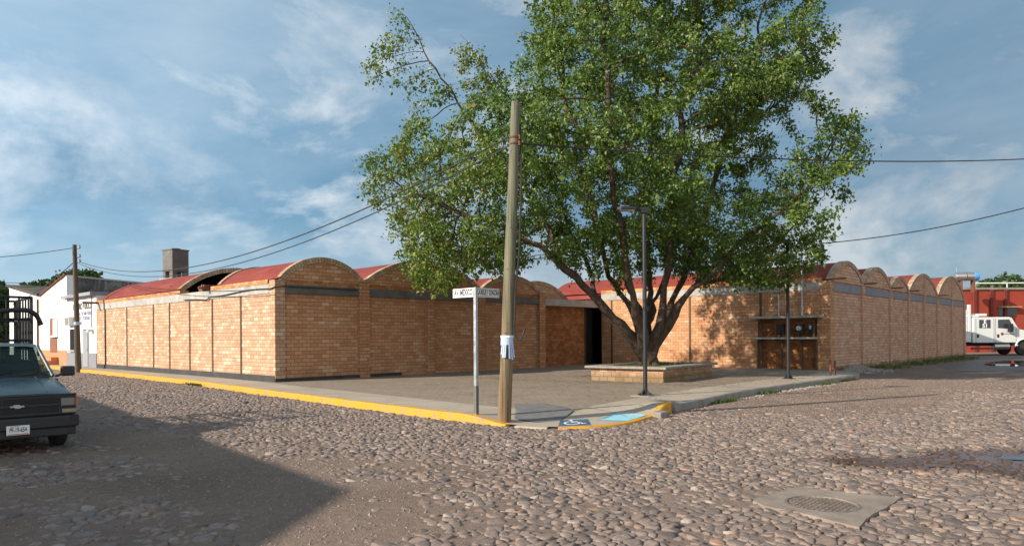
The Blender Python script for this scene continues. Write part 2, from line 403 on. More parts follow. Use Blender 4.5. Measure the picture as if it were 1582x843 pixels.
# ------------------------------------------------------------------ ground, kerbs, plaza
def smooth(a,b,x):
    t=np.clip((np.asarray(x,float)-a)/(b-a),0,1); return t*t*(3-2*t)
KP=[(-0.3,36),(-1.0,19.3),(-1.42,4.5),(-2.0,-3.5),(-2.44,-9.45),(-2.58,-12.2),(-2.5,-13.2),(-2.2,-13.95),(-1.65,-14.38),(-.9,-14.52),(0,-14.36),(1.26,-14.12),(6,-13.55),(10.1,-13.44),(15.6,-13.36),(17.3,-12.6),(18.5,-11.5)]
def resample(P,step):
    P=np.array(P,float); out=[]
    n=len(P)
    for i in range(n-1):
        p0,p1,p2,p3=P[max(i-1,0)],P[i],P[i+1],P[min(i+2,n-1)]
        L=np.linalg.norm(p2-p1); d0=max(np.linalg.norm(p1-p0),1e-6); d2=max(np.linalg.norm(p3-p2),1e-6)
        m1=(p2-p0)/(L+d0)*L if i>0 else p2-p1
        m2=(p3-p1)/(L+d2)*L if i<n-2 else p2-p1
        k=max(2,int(L/step))
        for t in np.linspace(0,1,k,endpoint=False):
            out.append((2*t**3-3*t**2+1)*p1+(t**3-2*t**2+t)*m1+(-2*t**3+3*t**2)*p2+(t**3-t**2)*m2)
    out.append(P[-1]); return np.array(out)
KC=resample(KP,.2)
KT=np.gradient(KC,axis=0); KT/=np.linalg.norm(KT,axis=1)[:,None]
KN=np.stack([-KT[:,1],KT[:,0]],1)      # inward (left of travel)
def seg_dist(x,y,a,b):
    x=np.asarray(x,float);y=np.asarray(y,float); ax,ay=a;bx,by=b
    t=np.clip(((x-ax)*(bx-ax)+(y-ay)*(by-ay))/((bx-ax)**2+(by-ay)**2),0,1)
    return np.hypot(x-ax-t*(bx-ax),y-ay-t*(by-ay))
def hgt(x,y):
    d=seg_dist(x,y,(-2.05,-13.75),(-.55,-14.5))
    d2=seg_dist(x,y,(1.15,-14.1),(1.2,-14.0))
    return .15-.125*(1-smooth(.75,1.75,d))+.07*(1-smooth(.1,.7,d2))
def inpoly(x,y,P):
    x=np.asarray(x);y=np.asarray(y); c=np.zeros(x.shape,bool); n=len(P)
    for i in range(n):
        x1,y1=P[i];x2,y2=P[(i+1)%n]
        if y1==y2: continue
        k=((y1>y)!=(y2>y))&(x<(x2-x1)*(y-y1)/(y2-y1)+x1); c^=k
    return c
PLAZA=[tuple(p) for p in KC]+[(18.4,.6),(.1,.6),(.1,36)]

g=MB(); g.add([(-300,-300,0),(300,-300,0),(300,300,0),(-300,300,0)],[(0,1,2,3)])
tag(g.build('ground',M['dirt']),kind='structure')

inner=KC+KN*.15
pv=[Vector(p) for p in inner]+[Vector(p) for p in ((18.4,.6),(.1,.6),(.1,36))]
nb=len(pv); edges=[(i,(i+1)%nb) for i in range(nb)]
ip=np.array([tuple(p) for p in pv])
gx,gy=np.meshgrid(np.arange(-3.2,4,.18),np.arange(-15,-10,.18)); gx=gx.ravel();gy=gy.ravel()
gx2,gy2=np.meshgrid(np.arange(-2.2,18,1.5),np.arange(-13,34,1.5)); gx=np.r_[gx,gx2.ravel()];gy=np.r_[gy,gy2.ravel()]
ok=inpoly(gx,gy,[tuple(p) for p in ip])
pv+= [Vector((a,b)) for a,b in zip(gx[ok],gy[ok])]
vo,eo,fo,*_=delaunay_2d_cdt(pv,edges,[],1,1e-4)
mb=MB(); xs=np.array([tuple(v) for v in vo]); zz=hgt(xs[:,0],xs[:,1])
mb.add([(a,b,c) for (a,b),c in zip(xs,zz)],[tuple(f) for f in fo])
plaza=tag(mb.build('plaza',M['plaza'],smooth=True),kind='structure')

def kerb_strip(i0,i1,name,mat,w=.16,top=.008,face=0.02,wob=.006):
    mb=MB(); rows=[]
    for i in range(i0,i1+1):
        p=KC[i]; n=KN[i]; q=p+n*w; j=mnoise.noise((i*.37,1.3,0))*wob
        z=float(hgt(*(p+n*w*.5)))+top+j
        o=p-n*(face+mnoise.noise((i*.53,7,0))*wob*1.5)
        rows.append([(o[0],o[1],-.12),(p[0],p[1],z-.025),(p[0]+n[0]*.025,p[1]+n[1]*.025,z),(q[0],q[1],z),(q[0],q[1],z-.03)])
    k=5; v=[c for r in rows for c in r]; f=[]
    for i in range(len(rows)-1):
        for j in range(k-1): f.append((i*k+j,(i+1)*k+j,(i+1)*k+j+1,i*k+j+1))
    f.append(tuple(range(k))); f.append(tuple((len(rows)-1)*k+j for j in range(k)))
    mb.add(v,f); return tag(mb.build(name,mat,smooth=True),kind='structure')
def kidx(x,y): return int(np.argmin(np.hypot(KC[:,0]-x,KC[:,1]-y)))
ia,ib,ic,idd=kidx(-2.5,-13.05),kidx(-2.2,-13.95),kidx(1.3,-14.1),kidx(17.3,-12.6)
kerb_strip(0,ia,'kerb',M['yellow'])
kerb_strip(ia+1,ib-1,'kerb',M['sidewalk'],top=.006)
kerb_strip(ib,ic,'kerb',M['yellow'],w=.14,top=.016)
kerb_strip(ic+1,len(KC)-1,'kerb',M['kerb'],w=.18,wob=.014)
# concrete walk along the kerb
mb=MB(); offs=[.14,.4,.65,.9,1.15,1.4]; S=np.r_[0,np.cumsum(np.linalg.norm(np.diff(KC,axis=0),axis=1))]
e0=0; e1=len(KC)-8; k=len(offs); rows=[]; uvr=[]
for i in range(e0,e1):
    for o in offs:
        q=KC[i]+KN[i]*o; rows.append((q[0],q[1],float(hgt(*q))+.006)); uvr.append((S[i],o))
f=[];uv=[]
for i in range(e1-e0-1):
    for j in range(k-1):
        a=(i*k+j,(i+1)*k+j,(i+1)*k+j+1,i*k+j+1); f.append(a); uv.append([uvr[t] for t in a])
mb.add(rows,f,uv); tag(mb.build('sidewalk',M['sidewalk'],smooth=True),kind='structure')
# scored joints across the walk
mb=MB()
for i in range(6,e1,11):
    for j in range(k-1):
        a=KC[i]+KN[i]*offs[j]; b=KC[i]+KN[i]*offs[j+1]; t=KT[i]*.007
        mb.add([(p[0],p[1],float(hgt(*p))+.0095) for p in (a-t,b-t,b+t,a+t)],[(0,1,2,3)])
mb.build('sidewalk_joint',M['patch'],plaza)

def draped(poly_pts,name,mat,lift,parent,step=.1):
    """flat painted shape given in plan, triangulated and laid on the slope"""
    P=[Vector(p) for p in poly_pts]; n=len(P)
    a=np.array(poly_pts); gx,gy=np.meshgrid(np.arange(a[:,0].min(),a[:,0].max(),step),np.arange(a[:,1].min(),a[:,1].max(),step))
    gx=gx.ravel();gy=gy.ravel(); k=inpoly(gx,gy,[tuple(p) for p in poly_pts]); P+=[Vector((x,y)) for x,y in zip(gx[k],gy[k])]
    vo,_,fo,*_=delaunay_2d_cdt(P,[(i,(i+1)%n) for i in range(n)],[],1,1e-5)
    q=np.array([tuple(v) for v in vo]); z=hgt(q[:,0],q[:,1])+lift
    mb=MB(); mb.add([(x,y,c) for (x,y),c in zip(q,z)],[tuple(f) for f in fo]); return mb.build(name,mat,parent,smooth=True)
# light blue rectangle and wheelchair symbol painted on the ramp
def gph(px,py):
    z=.08
    for _ in range(12): p=gp(px,py,z); z=.5*z+.5*(float(hgt(p.x,p.y))+.012)
    return p
lb=[gph(922,648),gph(954,637.5),gph(1000,640),gph(970,649.5)]
draped([(p.x,p.y) for p in lb],'painted_blue_patch',M['lblue'],.011,plaza)
sq=[gph(864,657),gph(865,648.5),gph(908,646.5),gph(913,655.5)]
sq=[Vector((p.x,p.y)) for p in sq]
def symp(u,v): return tuple((sq[0]*(1-u)+sq[3]*u)*(1-v)+(sq[1]*(1-u)+sq[2]*u)*v)
draped([symp(*c) for c in ((0,0),(1,0),(1,1),(0,1))],'painted_wheelchair_sign',M['nblue'],.011,plaza)
def strokes(path,w):
    out=[]; P=[Vector(p) for p in path]; L=[];Rr=[]
    for i,p in enumerate(P):
        t=(P[min(i+1,len(P)-1)]-P[max(i-1,0)]).normalized(); nn=Vector((-t.y,t.x))*w/2; L.append(p+nn);Rr.append(p-nn)
    return [symp(*q) for q in L+Rr[::-1]]
wheel=[(.42+.25*math.cos(a),.37+.25*math.sin(a)) for a in np.linspace(R(110),R(385-20),22)]
body=[(.40,.74),(.43,.45),(.66,.43),(.76,.2),(.86,.24)]
for path,w in ((wheel,.075),(body,.085),([(.40,.60),(.62,.60)],.07)):
    draped(strokes(path,w),'painted_wheelchair_symbol',M['wpaint'],.016,plaza,.05)
draped([symp(.38+.075*math.cos(a),.87+.075*math.sin(a)) for a in np.linspace(0,2*math.pi,14,endpoint=False)],'painted_wheelchair_symbol',M['wpaint'],.016,plaza,.05)
# darker grey patch draped on the paving behind the big pole
pp=[gp(*c,.13) for c in ((795,641),(793,626),(842,624.5),(887,633),(866,641),(830,644))]
draped([(p.x,p.y) for p in pp],'dark_patch',M['patch'],.010,plaza)

# ------------------------------------------------------------------ cobbled road
def w2l(P): return (P.x,P.y)
slabq=[gp(*c,.03) for c in ((1155,773),(1228,751),(1390,768),(1327,813))]
track=[w2l(gp(*c)) for c in ((150,668),(250,688),(330,712),(420,740),(475,780),(470,843),(440,960))]
track2=[w2l(gp(*c)) for c in ((60,760),(180,752),(300,755),(420,780))]
pud=[w2l(gp(*c)) for c in ((1290,712),(1340,706),(1380,712),(1430,706),(1470,698),(1540,698),(1640,700),(1750,720),(1720,745),(1600,742),(1530,730),(1470,722),(1420,722),(1360,722),(1310,718))]
def bury(x,y):
    d=np.full(x.shape,9.0)
    for a,b in zip(track[:-1],track[1:]): d=np.minimum(d,seg_dist(x,y,a,b))
    m=1.25*(1-smooth(.15,.8,d))
    d=np.full(x.shape,9.0)
    for a,b in zip(track2[:-1],track2[1:]): d=np.minimum(d,seg_dist(x,y,a,b))
    m=np.maximum(m,1.1*(1-smooth(.1,.6,d)))
    gv=w2l(gp(545,815)); m=np.maximum(m,1.5*(1-smooth(.15,.8,np.hypot(x-gv[0],y-gv[1]))))
    m=np.maximum(m,1.0*smooth(-18.6,-16.0,y)*smooth(1.0,5.0,x))
    m=np.maximum(m,1.15*smooth(9,17,x))
    m=np.maximum(m,.3*(1-smooth(-6.5,-4.5,x))*smooth(-22,-14,y))
    nz=np.array([mnoise.noise((a*.9,b*.9,3.1))+.6*mnoise.noise((a*2.3,b*2.3,8.7)) for a,b in zip(x,y)])
    return m*(1+.55*nz)+.30*nz+.02
sp=.110; sy=sp*.9
ni=int(58/sp); nj=int(45/sy)
J,I=np.meshgrid(np.arange(nj),np.arange(ni),indexing='ij')
bx=-17+(I+.5*(J%2))*sp+RNG.uniform(-.34,.34,I.shape)*sp
by=-28+J*sy+RNG.uniform(-.34,.34,I.shape)*sy
K=11; ang0=RNG.uniform(0,2*math.pi,I.shape)
rad=np.full(I.shape+(K,),.16)
pad=3; BX=np.pad(bx,pad,constant_values=999); BY=np.pad(by,pad,constant_values=999)
wgt=np.exp(RNG.normal(0,.5,I.shape)); WG=np.pad(wgt,pad,constant_values=1)
cosk=[np.cos(ang0+2*math.pi*k/K) for k in range(K)]; sink=[np.sin(ang0+2*math.pi*k/K) for k in range(K)]
for dj in range(-3,4):
    for di in range(-3,4):
        if di==0 and dj==0: continue
        sl=(slice(pad+dj,pad+dj+nj),slice(pad+di,pad+di+ni))
        dx=BX[sl]-bx; dy=BY[sl]-by; d2=dx*dx+dy*dy
        share=wgt/(wgt+WG[sl])
        for k in range(K):
            dd=dx*cosk[k]+dy*sink[k]
            r=np.where(dd>1e-3,d2*share/np.maximum(dd,1e-3),9)
            rad[...,k]=np.minimum(rad[...,k],r)
fx=bx.ravel(); fy=by.ravel(); radf=rad.reshape(-1,K); a0=ang0.ravel()
dep=(fx-CAMX)*FX+(fy-CAMY)*FY; lat=(fx-CAMX)*RX+(fy-CAMY)*RY
vis=(dep>1.5)&(dep<33)&(np.abs(lat)<dep*.80+4.5)
vis&=~inpoly(fx,fy,PLAZA)
kd=np.full(fx.shape,9.0)
for p in KC[::2]: kd=np.minimum(kd,np.hypot(fx-p[0],fy-p[1]))
vis&=kd>.11
vis&=~inpoly(fx,fy,[(p.x,p.y) for p in slabq])
vis&=~((fx>17.3)&(fy>-12.6)); vis&=RNG.uniform(size=fx.shape)>.02
idx=np.nonzero(vis)[0]; fx=fx[idx];fy=fy[idx];radf=radf[idx];a0=a0[idx]
bu=bury(fx,fy); hh=RNG.uniform(.011,.028,len(fx)); z0=-.003-.040*np.clip(bu,-.2,2)+RNG.normal(0,.003,len(fx))
keep=(z0+hh)>.003; fx,fy,radf,a0,hh,z0=[q[keep] for q in (fx,fy,radf,a0,hh,z0)]
n=len(fx); rk=radf*.97
rk=.2*np.roll(rk,1,1)+.6*rk+.2*np.roll(rk,-1,1); rk=np.minimum(rk,radf*1.05)*RNG.uniform(.96,1.12,rk.shape)
A=a0[:,None]+2*math.pi*np.arange(K)/K; cx,sx=np.cos(A),np.sin(A)
tx=RNG.normal(0,.13,n);ty=RNG.normal(0,.13,n)
rings=[(1.03,-.035),(1.0,.2),(.92,.72),(.68,.95)]
V=np.zeros((n,len(rings)*K+1,3),np.float32)
for q,(s,hf) in enumerate(rings):
    X=rk*s*cx;Y=rk*s*sx
    Z=(hh[:,None]*hf if hf>0 else np.full(X.shape,-.03))+ (tx[:,None]*X+ty[:,None]*Y)*(1 if hf>.3 else .3)
    Z=Z+RNG.normal(0,.0028,X.shape)*(hf>.3)
    V[:,q*K:(q+1)*K,0]=fx[:,None]+X;V[:,q*K:(q+1)*K,1]=fy[:,None]+Y;V[:,q*K:(q+1)*K,2]=z0[:,None]+Z
V[:,-1,0]=fx;V[:,-1,1]=fy;V[:,-1,2]=z0+hh
nv=V.shape[1]; base=(np.arange(n)*nv)[:,None,None]
qf=[];kk=np.arange(K)
for q in range(len(rings)-1):
    qf.append(np.stack([q*K+kk,q*K+(kk+1)%K,(q+1)*K+(kk+1)%K,(q+1)*K+kk],1))
qf=np.concatenate(qf); tf=np.stack([(len(rings)-1)*K+kk,(len(rings)-1)*K+(kk+1)%K,np.full(K,nv-1)],1)
QF=(base+qf[None]).reshape(-1,4); TF=(base+tf[None]).reshape(-1,3)
wet=np.zeros(n)
dp=np.full(n,9.0)
for a,b in zip(pud,pud[1:]+pud[:1]): dp=np.minimum(dp,seg_dist(fx,fy,a,b))
wet=np.where(inpoly(fx,fy,pud),1,1-smooth(0,.35,dp))
rn=np.clip(RNG.normal(.45,.24,n),0,1)
mesh_np('cobblestone_road',V.reshape(-1,3),[QF,TF],M['stone'],{'rnd':('POINT',np.repeat(rn,nv)),'wet':('POINT',np.repeat(wet,nv))},True)['kind']='structure'
print('stones',n)
# loose gravel lying between stones
def scatter_grit(x,y,name,mat,smin,smax,zf=0.0,label=None):
    n=len(x); oc=np.array([(1,0,0),(0,1,0),(-1,0,0),(0,-1,0),(0,0,1)],float); s=RNG.uniform(smin,smax,n)
    a=RNG.uniform(0,6.28,n); P=oc[None]*s[:,None,None]*RNG.uniform(.6,1.3,(n,5,3)); c,s_=np.cos(a)[:,None],np.sin(a)[:,None]
    X=P[...,0]*c-P[...,1]*s_;Y=P[...,0]*s_+P[...,1]*c
    V=np.stack([x[:,None]+X,y[:,None]+Y,P[...,2]*.8+np.broadcast_to(zf,(n,))[:,None]-.002],-1)
    f=np.array([(0,1,4),(1,2,4),(2,3,4),(3,0,4)]); F=((np.arange(n)*5)[:,None,None]+f[None]).reshape(-1,3)
    o=mesh_np(name,V.reshape(-1,3),F,mat,{'rnd':('POINT',np.repeat(np.clip(RNG.normal(.45,.25,n),0,1),5)),'wet':('POINT',np.zeros(n*5))},False); o['kind']='stuff'
    return o
d=RNG.uniform(0,1,120000)**.6*22+4; l=RNG.uniform(-.78,.78,120000)*d
x=CAMX+FX*d+RX*l;y=CAMY+FY*d+RY*l
bb=bury(x,y); k=(bb>.38)&~inpoly(x,y,PLAZA)&~inpoly(x,y,[(p.x,p.y) for p in slabq])&~((x>16.5)&(y>-12.8))
x,y=x[k],y[k]
scatter_grit(x,y,'loose_gravel',M['stone'],.004,.022)
# puddles
def blob(pts,name,mat,z,sub=3):
    P=[Vector(p) for p in pts]
    for _ in range(sub):
        Q=[]
        for i in range(len(P)):
            a,b=P[i],P[(i+1)%len(P)]; Q+= [a*.75+b*.25,a*.25+b*.75]
        P=Q
    mb=MB(); mb.add([(p.x,p.y,z) for p in P],[tuple(range(len(P)))]); return tag(mb.build(name,mat),kind='structure')
blob(pud,'muddy_puddle',M['mudwater'],.012)
blob([w2l(gp(*c)) for c in ((1535,709),(1556,706),(1590,707.5),(1650,709),(1620,713),(1565,712))],'puddle',M['water'],.020)
blob([w2l(gp(*c)) for c in ((1440,566),(1500,556),(1560,553),(1660,556),(1680,572),(1560,572),(1490,574))],'wet_ground',M['wet_dirt'],.006)
blob([w2l(gp(*c)) for c in ((1512,562),(1545,557.5),(1600,557),(1640,561),(1590,565.5),(1540,566))],'puddle',M['water'],.011)

# manhole slab with its cast cover
ms=empty('manhole_slab',((slabq[0]+slabq[2])/2).to_tuple()[:2]+(0,)); tag(ms,'grey concrete slab set in the cobbles around a round iron manhole cover','manhole')
o=Vector(ms.location)
mb=MB(); P=[]
for i in range(4):
    a,b=slabq[i],slabq[(i+1)%4]
    for t in (0,.2,.4,.6,.8):
        p=a.lerp(b,t); nn=mnoise.noise((p.x*5,p.y*5,5))*.07; dd=(p-(slabq[0]+slabq[2])/2).normalized(); P.append((p.x+dd.x*nn-o.x,p.y+dd.y*nn-o.y))
c0=gp(1270,774,.05); cc=(c0.x-o.x,c0.y-o.y); rc=.335
hole=[(cc[0]+rc*math.cos(a),cc[1]+rc*math.sin(a)) for a in np.linspace(0,2*math.pi,32,endpoint=False)]
n1=len(P); vo,_,fo,*_=delaunay_2d_cdt([Vector(p) for p in P+hole],[(i,(i+1)%n1) for i in range(n1)]+[(n1+i,n1+(i+1)%32) for i in range(32)],[],1,1e-5)
q=[tuple(v) for v in vo]; fs=[f for f in fo if math.hypot(sum(q[i][0] for i in f)/3-cc[0],sum(q[i][1] for i in f)/3-cc[1])>rc*.97]
mb.add([(a,b,.03) for a,b in q],[tuple(f) for f in fs])
mb.add([(a,b,.03) for a,b in P]+[(a*1.01,b*1.01,-.05) for a,b in P],[(i,(i+1)%n1,n1+(i+1)%n1,n1+i) for i in range(n1)])
M['slab']=plain('slab_concrete',(.225,.18,.145),.9,0,.25,3.5,.8,(.13,.10,.08),.6)
mb.build('slab',M['slab'],ms)
M['iron']=plain('cast_iron',(.19,.155,.13),.7,.3,.3,9,.2,(.22,.17,.13),.6)
mb=MB(); mb.lathe([(rc-.004,.0),(rc-.004,.032),(rc-.03,.034),(rc-.036,.02),(0.0,.02)],(cc[0],cc[1],0),None,40)
for i in range(-6,7):
    for j in range(-6,7):
        x,y=i*.046+(.023 if j%2 else 0),j*.046
        if math.hypot(x,y)<rc-.055: mb.obox((cc[0]+x,cc[1]+y,.024),(.03,.016,.014),rz=R(45 if (i+j)%2 else -45))
mb.build('manhole_cover',M['iron'],ms)
# ------------------------------------------------------------------ brick building
B=empty('brick_building',(0,0,0)); tag(B,'long low building of clay bricks with red barrel vault roofs behind the big tree','building')
def bx(name,mat,*b,bevel=0.0,parent=B):
    mb=MB(); mb.box(*b); return mb.build(name,mat,parent,bevel=bevel)
def arc(x0,x1,zs,zp,off=0.0,n=28):
    s=x1-x0; r=zp-zs; Rr=(s*s/4+r*r)/(2*r); cz=zp-Rr; xm=(x0+x1)/2; a=math.asin(min(1,(s/2)/Rr))
    if r>s/2: a=math.pi-a
    return [(xm+(Rr+off)*math.sin(t),cz+(Rr+off)*math.cos(t),t*(Rr+off)) for t in np.linspace(-a,a,n)]
def vault(x0,x1,zs,zp,y0,y1,rim0=True,rim1=False,tymp=True,tmat='brick',open0=False,parent=B,axis='y'):
    def T(u,w,z): return (u,w,z)
    o=arc(x0,x1,zs,zp,0.0); i=arc(x0,x1,zs,zp,-.12)
    mb=MB(); n=len(o); nl=max(2,int(abs(y1-y0)/1.0)+1); ys=np.linspace(y0+.04,y1-.04,nl)
    v=[];f=[];uv=[]
    for y in ys:
        for k in range(n):
            dz=mnoise.noise((o[k][0]*.8,y*.6,2.2))*.018
            v.append((o[k][0],y,o[k][1]+dz))
    for a in range(nl-1):
        for k in range(n-1):
            q=(a*n+k,a*n+k+1,(a+1)*n+k+1,(a+1)*n+k); f.append(q)
            uv.append([(o[k][2],ys[a]),(o[k+1][2],ys[a]),(o[k+1][2],ys[a+1]),(o[k][2],ys[a+1])])
    b=len(v)
    for y in (ys[0],ys[-1]):
        for k in range(n): v.append((i[k][0],y,i[k][1]))
    for k in range(n-1):
        f.append((b+k,b+n+k,b+n+k+1,b+k+1)); uv.append([(0,0)]*4)
    mb.add(v,f,uv); mb.build('vault_roof',M['red_roof'],parent,smooth=True)
    def rim(ya,yb):
        oo=arc(x0,x1,zs,zp,.05,30); ii=arc(x0,x1,zs,zp,-.14,30); mb=MB()
        for k in range(29):
            p=[oo[k],oo[k+1],ii[k+1],ii[k]]
            v=[(c[0],ya,c[1]) for c in p]+[(c[0],yb,c[1]) for c in p]
            u0,u1=oo[k][2],oo[k+1][2]
            mb.add(v,[(0,1,2,3),(7,6,5,4),(0,4,5,1),(3,2,6,7)],[[(.6,u0),(.6,u1),(.35,u1),(.35,u0)]]*2+[[(.6,u0),(.35,u0),(.35,u1),(.6,u1)]]*2)
        mb.build('arch_trim',M['rim'],parent)
    if rim0: rim(y0-.03,y0+.2)
    if rim1: rim(y1-.2,y1+.03)
    def wall(ya,yb):
        ii=arc(x0,x1,zs,zp,-.12,24)
        poly=[(c[0],c[1]) for c in ii]; poly=[(x0,zs-.05)]+[p for p in poly if p[1]>zs-.04 and x0<p[0]<x1]+[(x1,zs-.05)]
        mb=MB(); mb.prism(poly,ya,yb); mb.build('gable_wall',M[tmat],parent)
    if tymp: wall(y0,y0+.18)
    if rim1: wall(y1-.18,y1-.02)
# left street wall
bx('wall',M['brick_pale'],0,.28,.36,18.58,.02,3.12)
bx('corner_pier',M['brick_pale'],-.02,.34,-.02,.36,.02,3.55)
bx('concrete_band',M['concrete'],-.03,.3,.37,18.6,3.12,3.44)
bx('tile_course',M['course'],-.05,.3,4.85,.42,3.44,3.58)
bx('tile_course',M['course'],-.05,.3,18.6,7.75,3.44,3.58)
bx('plinth',M['plinth'],-.035,-.001,.0,18.58,.02,.36)
bx('plinth',M['plinth'],-.03,5.2,-.04,-.021,.02,.26)
for y in (17.19,14.12,10.78,8.97,6.91,4.81,2.47): bx('wall_post',M['strip'],-.022,.0,y-.05,y+.05,.36,3.118)
bx('waterspout',M['rust'],-.75,0,18.1,18.25,3.42,3.52)
bx('waterspout',M['rust'],-.42,0,5.02,5.12,3.5,3.56)
# courtyard front
bays=[(.2,3.5,3.62,4.38,3),(3.5,9.52,3.62,4.62,0),(9.52,13.5,3.62,4.32,0)]
for x0,x1,zs,zp,_ in bays:
    a,b=(x0+.16,x1-.18)
    bx('wall',M['brick'],a,b,.09,.3,.02,3.12)
    bx('concrete_band',M['concrete_dark'],a,b,-.012,.3,3.12,3.42)  # darker concrete than the band along the left street wall
    bx('tile_course',M['course'],a,b,.06,.3,3.42,3.62)
    vault(x0,x1,zs,zp,.0,4.75 if x0<1 else 16,tymp=True,rim1=x0<1)
for a,b in ((3.3,3.72),(6.5,6.88),(9.33,9.74),(13.3,13.72)):
    bx('pilaster',M['brick_pilaster'],a,b,-.05,.24,.02,3.10 if a==6.5 else 3.66)
# entrance under a concrete beam
bx('wall',M['brick_shade'],13.72,17.42,.45,.7,.02,3.12)
bx('entrance_beam',M['concrete'],13.72,18.24,-.02,1.3,3.08,3.42)
bx('door',M['doorway_shade'],17.42,18.24,.58,.64,.02,3.08)  # black sheet across the open doorway; its unlit depth is painted as colour
bx('door_frame',M['strip'],17.36,17.44,.42,.56,.02,3.08)
vault(13.55,18.4,3.6,4.45,2.4,16,tymp=True)
# wall facing the tree
cx=18.26
bx('wall',M['brick'],cx,cx+.28,-8.42,.0,.02,3.45)
bx('wall',M['brick'],cx,cx+.28,-10.95,-8.42,2.42,3.45)
bx('niche_wall',M['brick_shade'],cx+.29,cx+.5,-10.95,-8.42,.02,2.42)
bx('wall',M['brick'],cx,cx+.28,-11.1,-10.95,.02,3.45)
bx('corner_pier',M['brick'],cx-.03,cx+.42,-11.5,-11.1,.02,3.82)
bx('concrete_band',M['concrete'],cx-.03,cx+.3,-11.1,.0,3.45,3.8)
bx('tile_course',M['course'],cx-.05,cx+.3,-11.1,.0,3.8,3.96)
for y in (-.64,-5.11,-8.55): bx('wall_post',M['strip'],cx-.022,cx,y-.05,y+.05,.02,3.448)
bx('niche_shelf',M['concrete'],cx-.5,cx+.29,-11.25,-8.2,2.30,2.40,bevel=.01)
bx('niche_shelf',M['concrete'],cx-.42,cx+.29,-10.98,-8.35,1.42,1.50,bevel=.01)
for y in (-9.5,-10.35,-10.93,-8.44): bx('niche_frame',M['strip'],cx-.06,cx,y-.03,y+.03,.02,1.42)
bx('niche_frame',M['strip'],cx-.3,cx-.24,-10.95,-10.89,1.5,2.3)
# right street front
rb=[(18.4,22.5,3.86,4.72,0),(22.5,26.8,3.86,4.74,0),(26.8,30.1,3.84,4.52,0),(30.1,36.4,3.86,4.95,1),(36.4,43.8,3.86,5.2,1)]
ry=-11.47
for x0,x1,zs,zp,mid in rb:
    a,b=x0+.2,x1-.2
    bx('wall',M['brick_wide'],a,b,ry+.05,ry+.3,-.05,3.40)
    bx('concrete_band',M['concrete_blue'],a,b,ry+.02,ry+.3,3.40,3.74)
    bx('gable_base',M['brick_wide'],a,b,ry+.05,ry+.3,3.74,3.86)
    vault(x0,x1,zs,zp,ry,ry+(15 if x0<20 else 24),tmat='brick_wide')
    if mid:
        m=(x0+x1)/2; bx('pilaster',M['brick_wide'],m-.13,m+.13,ry-.05,ry+.06,-.05,zp-.2)
    mb=MB(); mb.box(x0+.05,x0+.17,ry-.55,ry+.05,3.86,3.92); mb.build('waterspout',M['rust'],B)
for x in (22.5,26.8,30.1,36.4,43.8):
    bx('pilaster',M['brick_wide'],x-.2,x+.2,ry-.04,ry+.3,-.05,3.86)
bx('wall',M['brick_wide'],43.72,44.0,ry+.3,18.6,-.05,3.86)
bx('wall',M['brick'],.3,44,18.3,18.58,-.05,3.3)
# vault further back on the left with its open arch end
vault(.02,5.0,3.62,4.62,7.9,18.0,tymp=False)
bx('wall',M['dark'],.3,5.1,9.6,9.75,3.0,3.9)  # near-black sheet set inside the open arch, painted as its shaded depth
for b_ in ((-.1,.9,5.3,5.42,3.60,3.68),(.2,.3,6.2,6.3,3.3,3.75),(.35,.8,6.6,6.9,3.3,3.72)): bx('roof_pipework',M['rust'],*b_)
for b in ((.3,13.4,5.0,18.3),(.3,13.4,.3,5.0),(18.6,43.7,ry+.3,18.3),(13.4,18.6,1.3,18.3)):
    bx('roof_slab',M['concrete_dark'],*b,3.18,3.30)
# conduit along the left band
mb=MB(); pts=[Vector((-.07,y,3.12+.05*math.sin(y*1.1)+.12*(y<5))) for y in np.linspace(.3,7.3,30)]
mb.tube(pts,.018,6); pts=[(.1+0*t,-.08,3.36) for t in (0,)]; mb.tube([(-.07,.3,3.24),(-.06,-.06,3.3),(.3,-.06,3.34),(3.2,-.06,3.34)],.018,6); mb.build('conduit',M['black_metal'],B)

# meters, masts, posts at the niche
def meter(y,kind):
    m=empty('electric_meter',(cx-.02,y,1.86)); mb=MB()
    mb.box(-.16,.0,-.17,.17,-.24,.2); mb.build('meter_box',M['black_metal'],m,bevel=.02)
    if kind:
        q=MB(); q.lathe([(.11,0),(.11,.07),(.09,.10),(0,.115)],(-.16,0,.02),Matrix.Rotation(R(-90),4,'Y'),20); q.build('meter_dial',M['lamp_glass'],m,smooth=True)
    q=MB(); q.box(-.1,-.04,-.03,.03,-.36,-.24); q.build('conduit_stub',M['black_metal'],m)
    return m
tag(meter(-9.46,0),'plain dark meter box between the two shelves left of the lamp post','electric meter','electric meters in the brick niche')
tag(meter(-10.28,1),'electric meter with a round glass dial between the two shelves','electric meter','electric meters in the brick niche')
m3=empty('switch_box',(cx-.02,-10.72,1.84)); mb=MB(); mb.box(-.12,0,-.1,.1,-.24,.22); mb.build('box_shell',M['black_metal'],m3,bevel=.015)
mb=MB(); mb.box(-.125,-.121,-.05,.05,.0,.15); mb.build('box_label',M['paper'],m3); tag(m3,'narrow dark switch box with pale label beside the glass dial meter','switch box')
